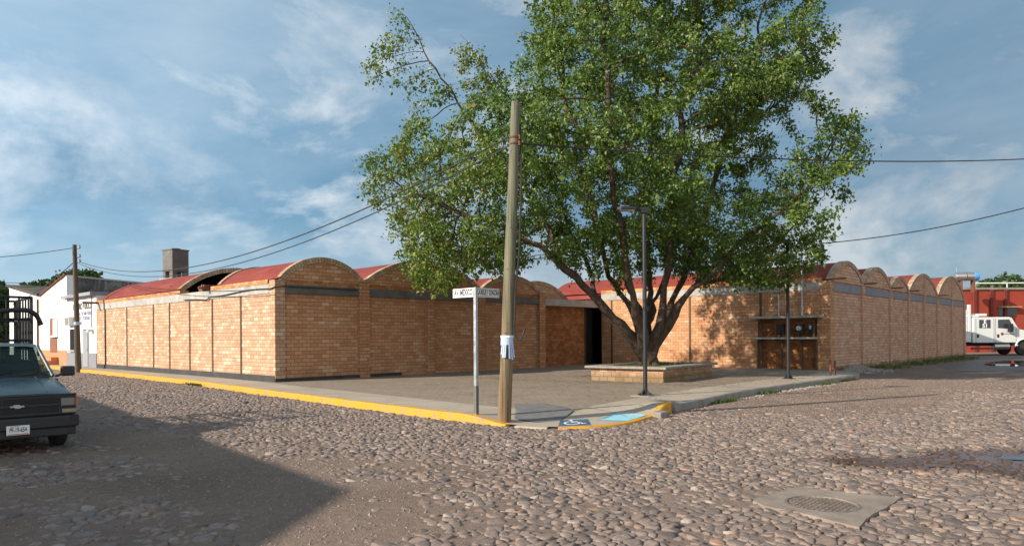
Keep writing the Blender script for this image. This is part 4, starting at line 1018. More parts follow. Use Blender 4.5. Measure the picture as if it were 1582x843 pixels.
# ------------------------------------------------------------------ pickup
def pickup():
    c=wp(125,650,10.2); th=R(-3); ax=Vector((math.cos(th),math.sin(th),0)); cen=c-ax*.765
    T=empty('pickup_truck',(cen.x,cen.y,-.02),th); T.scale=(.89,.94,1.0); tag(T,'faded blue grey pickup with a black stake cage parked at the left edge','pickup')
    def part(name,mat,mb,parent=T,**k): return mb.build(name,mat,parent,**k)
    # body loft
    secs=[(.10,.79,.84,.70),(.2,.80,.88,.70),(.7,.81,.965,.66),(1.05,.815,1.0,.62),(1.4,.82,1.03,.60),(2.9,.82,1.04,.60)]
    mb=MB(); v=[]
    for y,w,zt,zl in secs:
        zl=.45
        half=[(0,zt+.022),(w*.45,zt+.018),(w*.78,zt+.004),(w*.93,zt-.022),(w*.985,zt-.07),(w,zt-.16),(w*1.005,zt-.3),(w*.98,zl)]
        ring=[(x,y,z) for x,z in half]+[(-x,y,z) for x,z in reversed(half[1:])]; v+=ring
    k=15; f=[]
    for i in range(len(secs)-1):
        for j in range(k): f.append((i*k+j,i*k+(j+1)%k,(i+1)*k+(j+1)%k,(i+1)*k+j))
    f+=[tuple(range(k)),tuple(reversed(range((len(secs)-1)*k,len(secs)*k)))]
    mb.add(v,f); part('body',M['car_paint'],mb,smooth=True)
    # hood creases and rear edge
    for s in (-1,1):
        mb=MB(); mb.tube([(s*.42,.16,.875),(s*.44,.7,.98),(s*.46,1.3,1.045)],.012,6); part('hood_ridge',M['car_paint'],mb,smooth=True)
    mb=MB(); mb.box(-.7,.7,1.33,1.42,1.035,1.062); part('cowl',M['car_black'],mb)
    # grille
    g=MB(); g.box(-.86+.06,.8,.02,.12,.55,.845); gr=part('grille_panel',M['car_black'],g,bevel=.012)
    g=MB()
    for x0,x1 in ((-.55,-.20),(-.18,.18),(.20,.55)):
        for z0,z1 in ((.60,.675),(.725,.80)): g.box(x0,x1,.014,.019,z0,z1)
    part('grille_opening',M['dark'],g,gr)
    g=MB()
    for x0,x1 in ((-.55,-.20),(-.18,.18),(.20,.55)):
        for z0,z1 in ((.60,.675),(.725,.80)):
            for k in range(1,4): g.box(x0,x1,.008,.0138,z0+(z1-z0)*k/4-.004,z0+(z1-z0)*k/4+.004)
    part('grille_slat',M['car_black'],g,gr)
    g=MB(); g.box(-.56,.56,.004,.02,.683,.717); g.box(-.8,.8,.0,.03,.835,.85); part('grille_bar',M['car_black'],g,gr,bevel=.005)
    g=MB(); g.prism([(-.09,0.689),(-.035,0.689),(-.03,0.675),(.045,0.675),(.05,0.689),(.095,0.689),(.085,0.712),(.035,0.712),(.03,0.727),(-.045,0.727),(-.05,0.712),(-.1,0.712)],-.006,.003); part('emblem',M['chrome'],g,gr)
    for s in (-1,1):
        g=MB(); g.box(min(s*.585,s*.775),max(s*.585,s*.775),.004,.05,.675,.79); part('headlight',M['lamp_dull'],g,bevel=.008)
        g=MB()
        for b in ((.572,.79,.667,.675),(.572,.79,.79,.80)): g.box(min(s*b[0],s*b[1]),max(s*b[0],s*b[1]),-.002,.03,b[2],b[3])
        part('headlight_bezel',M['car_black'],g)
        g=MB(); g.box(min(s*.6,s*.8),max(s*.6,s*.8),.004,.06,.575,.63); part('parking_light',M['cream'],g,bevel=.006)
        g=MB(); g.box(min(s*.785,s*.815),max(s*.785,s*.815),.006,.16,.66,.80); part('turn_signal',M['amber'],g,bevel=.006)
        # mirror
        g=MB(); g.obox((s*1.0,1.55,1.12),(.22,.10,.16)); mi=part('mirror',M['car_black'],g,bevel=.03,seg=3)
        g=MB(); g.tube([(s*.8,1.5,1.04),(s*.93,1.53,1.08)],.02,8); part('mirror_arm',M['car_black'],g,mi)
        # doors, glass, handle
        g=MB(); g.box(min(s*.824,s*.832),max(s*.824,s*.832),1.45,2.62,.5,1.0); d=part('door',M['car_paint'],g)
        g=MB(); g.box(min(s*.832,s*.85),max(s*.832,s*.85),2.42,2.56,.86,.9); part('handle',M['car_black'],g,d,bevel=.006)
    # bumper, valance, plate
    g=MB(); pr=[(-.86,.16),(-.84,.02),(-.70,-.05),(.70,-.05),(.84,.02),(.86,.16)]; g.prism(pr,.375,.54,'z'); bp=part('bumper',M['car_black'],g,bevel=.02)
    g=MB(); g.prism([(-.83,.2),(-.8,.05),(-.66,-.015),(.66,-.015),(.8,.05),(.83,.2)],.255,.373,'z'); part('valance',M['car_black'],g,bevel=.015)
    g=MB(); g.box(-.15,.15,-.064,-.056,.315,.445); pl=part('number_plate',M['white_paint'],g,bevel=.003)
    text('plate_lettering','PF-19-654',.088,M['black_paint'],face((0,-.0645,.383),(0,-1,0)),pl,ax=.62,bold=.0015,ext=.0008)
    g=MB(); g.box(-.135,.135,-.0655,-.0642,.322,.332); part('plate_stripe',M['amber'],g,pl)
    g=MB(); g.box(-.1,.02,-.0655,-.0642,.43,.436); part('plate_header',M['black_paint'],g,pl)
    # wheels
    Wx=Matrix.Rotation(R(90),4,'Y')
    for s in (-1,1):
        for y in (.88,3.72):
            g=MB(); g.lathe([(.2,-.1),(.30,-.1),(.335,-.07),(.34,0),(.335,.07),(.30,.1),(.2,.1)],(s*.70,y,.335),Wx,28); w=part('wheel',M['rubber'],g,smooth=True)
            g=MB(); g.lathe([(.205,-.07),(.19,-.02),(.08,-.05),(.0,-.05)] if s<0 else [(0,.05),(.08,.05),(.19,.02),(.205,.07)],(s*.70,y,.335),Wx,20); part('rim',M['chrome'],g,w,smooth=True)
            g=MB(); g.box(min(s*.5,s*.824),max(s*.5,s*.824),y-.40,y+.40,.44,.70); part('wheel_arch',M['dark'],g)  # uncut body: near-black box paints the shade of the wheel hollow
    g=MB(); g.box(-.7,.7,.3,4.6,.3,.46); part('chassis',M['dark'],g)
    # cab: pillars, roof, glass, seats
    zb,zt=1.05,1.52
    def bar(a,b,w=.05):
        g=MB(); g.tube([a,b],w*.5,8); part('pillar',M['car_paint'],g,smooth=True)
    for s in (-1,1):
        bar((s*.74,1.38,zb),(s*.60,1.90,zt),.055); bar((s*.77,2.62,zb),(s*.62,2.6,zt),.07); bar((s*.76,2.88,zb),(s*.62,2.80,zt),.08)
    g=MB(); rs=[]
    for y,z,w in ((1.86,1.515,.60),(1.92,1.545,.615),(2.1,1.565,.63),(2.6,1.565,.63),(2.78,1.545,.62),(2.84,1.50,.61)):
        rs.append([(-w,y,z-.05),(-w*.96,y,z-.012),(-w*.7,y,z+.004),(0,y,z+.012),(w*.7,y,z+.004),(w*.96,y,z-.012),(w,y,z-.05)])
    v=[p for r_ in rs for p in r_]; f=[(i*7+j,i*7+j+1,(i+1)*7+j+1,(i+1)*7+j) for i in range(5) for j in range(6)]
    g.add(v,f); g.add([(-.6,1.88,1.495),(.6,1.88,1.495),(.61,2.82,1.495),(-.61,2.82,1.495)],[(0,1,2,3)]); part('roof',M['car_paint'],g,smooth=True)
    g=MB(); g.add([(-.72,1.39,zb+.005),(.72,1.39,zb+.005),(.585,1.885,zt-.01),(-.585,1.885,zt-.01)],[(0,1,2,3)]); part('windscreen',M['glass'],g)
    g=MB(); g.add([(-.74,2.88,zb+.08),(.74,2.88,zb+.08),(.6,2.815,zt-.02),(-.6,2.815,zt-.02)],[(0,1,2,3)]); part('rear_window',M['glass'],g)
    g=MB(); g.box(-.76,.76,2.84,2.90,1.0,zb+.08); part('cab_back',M['car_paint'],g)
    for s in (-1,1):
        g=MB(); g.add([(s*.765,1.47,zb),(s*.775,2.6,zb),(s*.62,2.58,zt-.02),(s*.605,1.93,zt-.02)],[(0,1,2,3)]); part('side_window',M['glass'],g)
    g=MB(); g.box(-.7,.7,1.45,1.75,.98,1.10); part('dashboard',M['seat_cloth'],g,bevel=.04)
    g=MB(); g.box(-.68,.68,2.45,2.66,1.0,1.24); 
    for s in (-.34,.34): g.box(s-.12,s+.12,2.52,2.62,1.25,1.38)
    part('seat',M['seat_cloth'],g,bevel=.03)
    Mw=Matrix.Translation((.36,1.82,1.14))@Matrix.Rotation(R(60),4,'X'); g=MB()
    g.tube([Mw@Vector((.18*math.cos(a),.18*math.sin(a),0)) for a in np.linspace(0,2*math.pi,24)],.014,6,False); g.tube([Mw@Vector((-.17,0,0)),Mw@Vector((.17,0,0))],.014,6); part('steering_wheel',M['rubber'],g)
    for x in (-.35,.25):
        g=MB(); g.tube([(x,1.37,1.065),(x+.1,1.40,1.085),(x+.5,1.46,1.13)],.009,6); part('wiper',M['rubber'],g)
    # bed and cage
    g=MB(); 
    for b in ((-.80,.80,2.96,3.0),(-.80,.80,4.72,4.78)): g.box(b[0],b[1],b[2],b[3],.6,1.02)
    for s in (-1,1): g.box(min(s*.76,s*.81),max(s*.76,s*.81),3.0,4.72,.5,1.02)
    g.box(-.76,.76,3.0,4.72,.6,.64); part('bed',M['car_paint'],g)
    g=MB(); za,zb_=1.02,2.36
    for y in (3.0,4.72):
        for x in np.linspace(-.7,.7,8 if y<4 else 5): g.tube([(x,y,za),(x,y,zb_)],.017 if abs(x)<.69 else .03,6)
        for z in (1.25,1.62,1.98,zb_): g.tube([(-.72,y,z),(.72,y,z)],.024,6)
    for s in (-.7,.7):
        for y in np.linspace(3.0,4.72,7): g.tube([(s,y,za),(s,y,zb_)],.018,6)
        for z in (1.25,1.62,1.98,zb_): g.tube([(s,3.0,z),(s,4.72,z)],.024,6)
    part('stake_cage',M['black_metal'],g)
    g=MB(); q=resample([(-1.0,2.95,1.98),(-.4,2.95,2.02),(.25,2.95,2.12),(.64,2.95,2.13),(.78,2.95,2.04),(.85,2.95,1.88)],.06); g.tube([Vector(p) for p in q],.042,10); part('curved_rail',M['black_metal'],g,smooth=True)
    return T
pickup()

# ------------------------------------------------------------------ white service truck
def service_truck():
    o=gp(1495,549.2,0.0); th=math.atan2(RY,RX); T=empty('service_truck',(o.x,o.y,0),th); tag(T,'white crew cab service truck with unit number on its rear side window','truck')
    s0=((o.x-CAMX)*FX+(o.y-CAMY)*FY)/FPX
    X=lambda px:(px-1495)*s0
    Z=lambda py:1.6+(520-5.2-py)*s0
    def part(name,mat,mb,parent=T,**k): return mb.build(name,mat,parent,**k)
    zr=Z(489.5); zb=Z(529); zw=Z(508)
    cab=[(X(1503.5),zb),(X(1503.5),zr-.08),(X(1506),zr),(X(1560),zr),(X(1564),zr-.06),(X(1573),zw+.12),(X(1576),zw-.02),(X(1584),zw-.1),(X(1618),zw-.28),(X(1624),zw-.5),(X(1625),zb),(X(1592),zb),(X(1592),Z(533)),(X(1589),Z(527)),(X(1582),Z(523)),(X(1575),Z(527)),(X(1571),Z(534)),(X(1571),zb)]
    g=MB(); g.prism(cab,0.0,2.3); part('cab',M['truck_white'],g,bevel=.05,seg=2)
    for name,pts in (('rear_side_window',[(1513,506.5),(1530.5,506.5),(1530.5,493.5),(1513,493.5)]),('front_side_window',[(1542,506.5),(1567,508),(1559.5,493),(1542,493.5)])):
        g=MB(); g.prism([(X(a),Z(b)) for a,b in pts],-.012,.02); w=part(name,M['glass_dark'],g)
        if 'rear' in name:
            for t,zz in (('E',496.8),('51',503.2)): text('unit_number',t,.40 if t=='51' else .38,M['white_paint'],face((X(1522),-.014,Z(zz)),(0,-1,0)),w,ext=.002,bold=.012)
    for x0,x1,yb in ((1508,1536,529),(1538.5,1570,529)):
        for a,b in (((x0,491.5),(x0,yb)),((x1,508 if x1>1560 else 491.5),(x1,yb))):
            g=MB(); g.box(X(a[0])-.012,X(a[0])+.012,-.004,.01,Z(b[1]),Z(a[1])); part('door_seam',M['dark'],g)
    for px in (1511,1542): g=MB(); g.box(X(px)-.07,X(px)+.07,-.03,0,Z(521),Z(516)); part('door_handle',M['black_metal'],g,bevel=.01)
    g=MB(); g.box(X(1550),X(1568),-.006,.0,Z(516.2),Z(515)); part('door_stripe',M['grey_paint'],g)
    g=MB(); g.prism([(X(1548.5)+.11*math.cos(a),Z(515.5)+.12*math.sin(a)) for a in np.linspace(0,2*math.pi,16,endpoint=False)],-.008,.0); part('door_emblem',M['red_wall'],g)
    g=MB(); g.box(X(1555),X(1561),-.35,-.1,Z(513),Z(500)); m_=part('mirror',M['black_metal'],g,bevel=.03); g=MB(); g.tube([(X(1562),0,Z(509)),(X(1558),-.2,Z(509))],.025,6); part('mirror_arm',M['black_metal'],g,m_)
    g=MB(); g.add([(X(1564.5),.12,zr-.08),(X(1574),.12,zw+.1),(X(1574),2.18,zw+.1),(X(1564.5),2.18,zr-.08)],[(0,1,2,3)]); o_=part('windscreen',M['glass_dark'],g); o_.location=(.03,0,.03)
    Wy=Matrix.Rotation(R(90),4,'X')
    for x in (X(1582),-3.6):
        for y in (.2,2.1):
            g=MB(); g.lathe([(.28,-.16),(.46,-.16),(.51,-.1),(.515,0),(.51,.1),(.46,.16),(.28,.16)],(x,y,.515),Wy,28); w=part('wheel',M['rubber'],g,smooth=True)
            g=MB(); g.lathe([(0,.12),(.1,.12),(.12,.08),(.24,.06),(.29,.15)],(x,y,.515),Wy,24); rr=part('rim',M['truck_white'],g,w,smooth=True)
    g=MB(); g.tube([(X(1572)+0,-.03,Z(533))]+[(X(1582)+.66*math.cos(a),-.03,.515+.66*math.sin(a)) for a in np.linspace(R(165),R(15),12)],.05,6); part('fender_flare',M['truck_white'],g,smooth=True)
    g=MB(); g.tube([(X(1538),.25,.66),(X(1561),.25,.66)],.24,18); part('fuel_tank',M['steel'],g,smooth=True)
    g=MB(); g.box(-6.5,X(1600),.5,.65,.7,.95); g.box(-6.5,X(1600),1.65,1.8,.7,.95); g.box(X(1503),X(1570),.3,2.0,.9,1.0); part('chassis',M['dark'],g)
    g=MB(); g.box(X(1504),X(1536),.05,.3,.45,.58); part('side_step',M['rust'],g)
    g=MB(); g.box(-6.4,X(1500),.0,2.3,1.0,1.12); g.box(-6.4,X(1500),.0,.06,1.1,1.7); part('flatbed',M['truck_white'],g)
    g=MB(); g.box(X(1498.4),X(1502),.1,.3,.98,Z(470)); g.box(X(1498.4),X(1502),2.0,2.2,.98,Z(480)); g.box(X(1501),X(1530),.35,.55,Z(487.5),Z(483.8)); g.box(X(1497),X(1515),.15,.4,Z(489),Z(486)); g.box(X(1494.5),X(1497.4),.2,.4,.98,Z(478))
    part('headache_rack',M['truck_white'],g,bevel=.015)
    g=MB(); g.prism([(X(1615),.5),(X(1630),.5),(X(1630),.85),(X(1615),.85)],0,2.3); part('bumper',M['steel'],g,bevel=.03)
    g=MB(); g.box(X(1612),X(1619),-.01,.3,1.2,1.4); part('headlight',M['lamp_glass'],g,bevel=.02)
service_truck()
CLX,CLY=0.0,0.0
# ------------------------------------------------------------------ trees
class Skel:
    def __init__(s): s.p=[]; s.par=[]
    def add(s,p,par): s.p.append(np.array(p,float)); s.par.append(par); return len(s.p)-1
def poly3(sk,pts,start,step=.35,wig=.06):
    cur=start; P=[sk.p[start]]+[np.array(p,float) for p in pts]; Q=resample([tuple(p) for p in P],step)
    for i,q in enumerate(Q[1:]):
        q=q+np.array([mnoise.noise((q[0]*.7,q[1]*.7,q[2]*.7+k*31))+.5*mnoise.noise((q[0]*1.9,q[1]*1.9,q[2]*1.9+k*17)) for k in range(3)])*wig
        cur=sk.add(q,cur)
    return cur
def colonize(sk,att,step=.3,di=3.5,dk=.5,iters=90,grav=.0):
    att=np.array(att); n=len(att); alive=np.ones(n,bool)
    nd=np.full(n,1e9); ni=np.zeros(n,int); done=0
    for it in range(iters):
        new=np.array(sk.p[done:]); 
        if len(new)==0: break
        for c in range(0,len(new),400):
            blk=new[c:c+400]; D=np.linalg.norm(att[:,None]-blk[None],axis=2); j=D.argmin(1); d=D[np.arange(n),j]; m=d<nd
            nd[m]=d[m]; ni[m]=j[m]+done+c
        done=len(sk.p)
        alive&=nd>dk
        act=alive&(nd<di)
        if not act.any(): break
        idx=ni[act]; dirs=att[act]-np.array([sk.p[i] for i in idx]); dirs/=np.linalg.norm(dirs,axis=1)[:,None]
        acc={}
        for i,d in zip(idx,dirs):
            if i in acc: acc[i]+=d
            else: acc[i]=d.copy()
        for i,d in acc.items():
            d=d/ (np.linalg.norm(d)+1e-6)+RNG.normal(0,.13,3); 
            par=sk.par[i]
            if par>=0: 
                pd=sk.p[i]-sk.p[par]; d=d+.35*pd/(np.linalg.norm(pd)+1e-6)
            d/=np.linalg.norm(d)+1e-6; sk.add(sk.p[i]+d*step+np.array([0,0,grav]),i)
def finish(sk,rtip,expo,rmax):
    n=len(sk.p); ch=[[] for _ in range(n)]
    for i,p in enumerate(sk.par):
        if p>=0: ch[p].append(i)
    tips=np.zeros(n)
    for i in range(n-1,-1,-1):
        if not ch[i]: tips[i]=1
        if sk.par[i]>=0: tips[sk.par[i]]+=tips[i]
    r=np.minimum(rtip*tips**expo,rmax); return ch,tips,r
def limbs_mesh(sk,ch,r,name,mat,parent,nmax=12,flare=None):
    mb=MB(); stack=[0]; n=len(sk.p); done=set()
    starts=[(0,-1)]
    while starts:
        s,par=starts.pop(); pts=[];rs=[]
        if par>=0:
            pts.append(Vector(sk.p[par])); rs.append(min(r[par],r[s]*1.15))
        c=s
        while True:
            pts.append(Vector(sk.p[c])); rs.append(r[c])
            if not ch[c]: break
            k=sorted(ch[c],key=lambda i:-r[i])
            for o in k[1:]: starts.append((o,c))
            c=k[0]
        if len(pts)>1:
            R0=max(rs); nn=nmax if R0>.12 else (8 if R0>.05 else (5 if R0>.018 else 3)); rs=[q*(1+.16*mnoise.noise((p.x*2.1,p.y*2.1,p.z*2.1))) if q>.04 else q for q,p in zip(rs,pts)]; rs[-1]*=.5
            mb.tube(pts,rs,nn,caps=False)
    return mb.build(name,mat,parent,smooth=True)
def leaves(P,name,mat,parent,size,ssd=.25,droop=.5,aspect=.62,toff=None):
    n=len(P); s=size*np.exp(RNG.normal(0,ssd,n))
    a=RNG.uniform(0,2*math.pi,n); el=RNG.normal(-droop,.55,n)
    d=np.stack([np.cos(a)*np.cos(el),np.sin(a)*np.cos(el),np.sin(el)],1)
    rv=RNG.normal(0,1,(n,3)); rv[:,2]*=.5; u=np.cross(d,rv); u/=np.linalg.norm(u,axis=1)[:,None]+1e-6
    w=np.cross(d,u)
    V=np.zeros((n,5,3)); sc=s[:,None]
    V[:,0]=P; V[:,1]=P+d*sc*.42+u*sc*aspect*.5+w*sc*.07; V[:,2]=P+d*sc; V[:,3]=P+d*sc*.42-u*sc*aspect*.5+w*sc*.07; V[:,4]=P+d*sc*.45-w*sc*.03
    b=(np.arange(n)*5)[:,None]
    F=np.concatenate([b+np.array([[0,1,2,4]]),b+np.array([[0,4,2,3]])])
    rn=np.clip(RNG.normal(.42,.22,n)+(toff if toff is not None else 0),0,1)
    return mesh_np(name,V.reshape(-1,3),F,mat,{'rnd':('POINT',np.repeat(rn,5))},False,parent)

def big_tree():
    D0=23.8; base=wp(1003,563,D0); base=Vector((base.x,base.y,.42))
    T=empty('fig_tree',(base.x,base.y,.42)); tag(T,'large spreading leafy tree with many leaning limbs growing from the planter','tree')
    sk=Skel(); b=np.array(base)
    def w(px,py,o=0.0): return np.array(wp(px,py,D0+o))
    root=sk.add(b+[0,0,-.25],-1); r1=poly3(sk,[w(1003,557),w(1003,551)],root,.12,.02)
    def limb(pts,start=r1,wig=.26): return poly3(sk,[w(*p) for p in pts],start,.33,wig)
    def nearest(px,py,o=0):
        q=w(px,py,o); return int(np.argmin([np.linalg.norm(p-q) for p in sk.p]))
    limb([(978,527,-.3),(955,497,-.6),(925,462,-.9),(893,430,-1.2),(862,402,-1.5),(820,372,-1.7),(765,345,-1.9),(700,322,-2),(640,300,-2)])
    n=nearest(862,402,-1.5); limb([(835,330,-.8),(790,265,-.2),(730,205,0),(690,140,.2),(655,80,.3),(620,22,.3)],n)
    n=nearest(925,462,-.9); limb([(905,410,.5),(880,350,1.3),(845,270,2),(800,190,2.4),(745,110,2.6),(712,55,2.6)],n)
    limb([(985,515,.3),(965,465,.6),(940,410,.9),(915,330,1.3),(890,230,1.6),(868,120,1.8),(850,10,1.8)])
    limb([(990,520,-.4),(977,470,-1),(965,410,-1.7),(955,320,-2.4),(950,210,-2.8),(940,100,-3),(930,-20,-3)])
    limb([(1000,510,.5),(998,450,1.1),(1000,370,1.8),(1005,270,2.4),(1015,150,2.8),(1022,20,3),(1025,-90,3)])
    limb([(1012,515,-.3),(1022,470,-.5),(1030,410,-.8),(1040,320,-1.1),(1055,210,-1.3),(1070,90,-1.4),(1080,-60,-1.4)])
    limb([(1020,510,.2),(1045,455,.5),(1065,400,.8),(1090,320,1.2),(1120,220,1.4),(1150,120,1.5),(1185,10,1.5),(1200,-60,1.5)])
    limb([(1020,518,-.2),(1042,488,-.6),(1072,450,-1.1),(1110,412,-1.7),(1150,375,-2.2),(1200,330,-2.5),(1255,290,-2.6)])
    n=nearest(1072,450,-1.1); limb([(1095,440,-.4),(1150,408,.5),(1210,370,1),(1270,300,1.3)],n)
    n=nearest(1120,220,1.4); limb([(1160,190,1),(1210,150,.8),(1255,125,.8)],n)
    limb([(1003,515,1.2),(1020,450,2.6),(1045,370,3.8),(1070,270,4.6),(1085,160,5)])
    limb([(997,515,1.2),(970,440,2.6),(930,360,3.8),(885,280,4.4),(850,200,4.6)])
    nb0=len(sk.p)
    for a in (.2,1.0,1.9,2.7,3.6,4.4,5.3):
        poly3(sk,[b+[.34*math.cos(a),.34*math.sin(a),.14],b+[.62*math.cos(a),.62*math.sin(a),.0],b+[.95*math.cos(a),.95*math.sin(a),-.12]],r1,.18,.05)
    nb1=len(sk.p)
    nlimb=len(sk.p)
    # crown envelope: outline seen at the trunk's distance, with depth
    main=[(800,60),(830,-60),(900,-130),(1000,-160),(1120,-140),(1215,-80),(1250,0),(1232,70),(1256,110),(1254,150),(1225,180),(1275,205),(1305,245),(1290,300),(1272,350),(1235,385),(1210,425),(1180,445),(1120,440),(1085,420),(1055,425),(1010,400),(960,420),(915,385),(880,425),(830,395),(780,430),(735,415),(690,452),(640,448),(625,410),(612,365),(600,330),(560,300),(548,270),(600,250),(640,225),(610,205),(650,185),(700,190),(745,165),(770,150),(790,120)]
    tl1=[(548,90),(585,85),(600,20),(635,12),(630,60),(650,100),(665,150),(690,190),(640,180),(600,130),(560,140)]
    tl2=[(690,45),(735,30),(745,60),(800,85),(810,150),(760,150),(720,130),(700,110)]
    rgt=[(1240,60),(1272,100),(1270,140),(1240,150)]
    def sample(poly,n,dep,hole=.0,off=0.0):
        a=np.array(poly,float); out=[]; cx_=a.mean(0); tries=0
        S=60000; x=RNG.uniform(a[:,0].min(),a[:,0].max(),S);y=RNG.uniform(a[:,1].min(),a[:,1].max(),S); k=inpoly(x,y,poly); x,y=x[k],y[k]
        dd=np.full(x.shape,1e9)
        for i in range(len(poly)): dd=np.minimum(dd,seg_dist(x,y,poly[i],poly[(i+1)%len(poly)]))
        th=np.clip(dd/130,0,1); hd=dep*np.sqrt(np.clip(1-(1-th)**2,0.02,1))
        z=RNG.uniform(-1,1,x.shape)*hd+off
        for px,py,o in zip(x,y,z):
            # real place: offset along the camera's forward axis in a parallel frame, so the crown is a solid volume
            q=w(px,py)+np.array([FX,FY,0])*o
            v=mnoise.noise((q[0]*.42,q[1]*.42,q[2]*.5+4))+.5*mnoise.noise((q[0]*1.1,q[1]*1.1,q[2]*1.1))
            if v>hole: out.append(q)
            if len(out)>=n: break
        return out
    att=sample(main,7400,5.2,-.04)+sample(tl1,330,.8,-.3)+sample(tl2,300,.9,-.3,2.2)+sample(rgt,80,.8,-.5)+sample([(1075,395),(1150,370),(1262,360),(1245,400),(1230,430),(1180,450),(1110,444)],520,2.6,-.6,-1.2)+sample([(608,350),(700,345),(810,385),(790,432),(740,425),(695,458),(640,450)],520,2.2,-.6,-1.2)
    colonize(sk,att,.28,3.4,.38,90)
    ch,tips,r=finish(sk,.0088,.455,.30)
    # root flare
    for i in range(len(sk.p)):
        h=sk.p[i][2]-base.z
        if i<nlimb and h<2.2: r[i]=max(r[i],.27-.06*h)
    r[root]=.46
    for k in ch[root]: r[k]=.43
    r[r1]=.37
    for i in range(nb0,nb1): r[i]=.16*(1-.75*(i-nb0)%1)
    limbs_mesh(sk,ch,r,'trunk',M['bark'],T).location=-base
    # leaf positions on the young wood
    P=[];TF=[]
    for i in range(nlimb,len(sk.p)):
        if tips[i]>5: continue
        p=sk.p[i]; q=sk.p[sk.par[i]]
        sparse=mnoise.noise((p[0]*.5,p[1]*.5,p[2]*.5+9))
        pxa=(p[0]-CAMX)*RX+(p[1]-CAMY)*RY
        m=60 if tips[i]==1 else (19 if tips[i]<=2 else 8)
        if pxa<-2.5: m=int(m*(.8 if sparse>-.1 else .45))
        elif sparse<-.25: m=int(m*.75)
        if m<=0: continue
        t=RNG.uniform(0,1,m)[:,None]; P.append(p+(q-p)*t+RNG.normal(0,.125,(m,3))); off=.10 if pxa<-.5 else -.04  # leaves on the left toned lighter, the rest darker: sun side put into colour
        TF.append(np.full(m,off+.18*sparse))
    P=np.concatenate(P);TF=np.concatenate(TF); print('tree nodes',len(sk.p),'leaves',len(P))
    leaves(P,'crown',M['leaf'],T,.090,.34,.55,.66,TF).location=-base
bpy.context.view_layer.update()
def _fix():
    bpy.context.view_layer.update()
big_tree()
def far_tree(px,py,d,w,h,label,n=2600,ground=0.0,leaf=.34,group=None):
    c=wp(px,py,d); T=empty('bushy_tree',(c.x,c.y,ground)); tag(T,label,'tree',group)
    zc=c.z-ground-h*.5; mb=MB(); P=[]
    for k in range(9):
        a=RNG.uniform(0,6.28); q=np.array([math.cos(a)*w*.3*RNG.uniform(.2,1),math.sin(a)*w*.3*RNG.uniform(.2,1),zc+h*RNG.uniform(-.25,.3)]); rr=np.array([w*.23,w*.23,h*.26])*RNG.uniform(.7,1.2)
        m=n//9; v=RNG.normal(0,1,(m,3)); v/=np.linalg.norm(v,axis=1)[:,None]; P.append(q+v*rr*RNG.uniform(.55,1.08,(m,1)))
        mb.tube([(0,0,zc-h*.5),(q[0]*.5,q[1]*.5,zc-h*.2),tuple(q)],[.14,.09,.03],6)
    mb.tube([(0,0,0),(.05,.03,zc*.5),(0,0,zc-h*.45)],[.3,.22,.16],10); mb.build('trunk',M['bark'],T,smooth=True)
    leaves(np.concatenate(P),'crown',M['leaf_far'],T,leaf,.3,.3,.75)
far_tree(85,418,62,5.2,3.6,'round green tree top left of the dark pole above the white house')
far_tree(125,414,60,5.6,3.2,'round green tree top just right of the dark pole above the stained wall')
far_tree(2,428,55,3.6,5.5,'dark tree at the extreme left edge behind the stake cage',2200)
far_tree(1550,420,85,6.2,4.0,'spreading green tree top behind the red building',2600)
far_tree(8,498,70,7,9,'broad leafy tree filling the gap at the far end of the left street',2600)
far_tree(1522,431,90,4.0,2.6,'small low tree top beside the blue end of the water heater',1400)

# ------------------------------------------------------------------ sky, sun, camera
SUN=Vector((-11.87,4.3,5.96)).normalized()      # towards the sun
el=math.asin(SUN.z); az=math.atan2(SUN.x,SUN.y)
w=bpy.data.worlds.new('World'); scene.world=w; w.use_nodes=True; nt=w.node_tree; N=nt.nodes; Lk=nt.links
bg=N['Background']
sky=N.new('ShaderNodeTexSky'); sky.sky_type='NISHITA'; sky.sun_disc=False; sky.sun_elevation=el; sky.sun_rotation=az%(2*math.pi)
sky.altitude=100; sky.air_density=1.0; sky.dust_density=1.2; sky.ozone_density=2.0
def nd(typ,**k):
    q=N.new(typ)
    for a,b in k.items(): setattr(q,a,b)
    return q
def vm(op,a,b=None):
    q=nd('ShaderNodeVectorMath',operation=op)
    Lk.new(a,q.inputs[0])
    if b is not None:
        if isinstance(b,tuple): q.inputs[1].default_value=b
        else: Lk.new(b,q.inputs[1])
    return q.outputs[0]
def mm(op,a,b,cl=False):
    q=nd('ShaderNodeMath',operation=op,use_clamp=cl)
    for i,x in enumerate((a,b)):
        if isinstance(x,(int,float)): q.inputs[i].default_value=x
        else: Lk.new(x,q.inputs[i])
    return q.outputs[0]
def noise(v,s,d,r,di=0):
    q=nd('ShaderNodeTexNoise'); Lk.new(v,q.inputs['Vector']); q.inputs['Scale'].default_value=s; q.inputs['Detail'].default_value=d; q.inputs['Roughness'].default_value=r; q.inputs['Distortion'].default_value=di
    return q.outputs['Fac']
def ramp(f,st):
    q=nd('ShaderNodeValToRGB'); Lk.new(f,q.inputs[0]); cr=q.color_ramp
    while len(cr.elements)<len(st): cr.elements.new(.5)
    for e,(p,c) in zip(cr.elements,st): e.position=p; e.color=(c,c,c,1) if isinstance(c,(int,float)) else (*c,1)
    return q.outputs[0]
def mixc(f,a,b):
    q=nd('ShaderNodeMix',data_type='RGBA')
    if isinstance(f,(int,float)): q.inputs[0].default_value=f
    else: Lk.new(f,q.inputs[0])
    for i,x in ((6,a),(7,b)):
        if isinstance(x,tuple): q.inputs[i].default_value=(*x,1)
        else: Lk.new(x,q.inputs[i])
    return q.outputs[2]
tc=nd('ShaderNodeTexCoord').outputs['Generated']
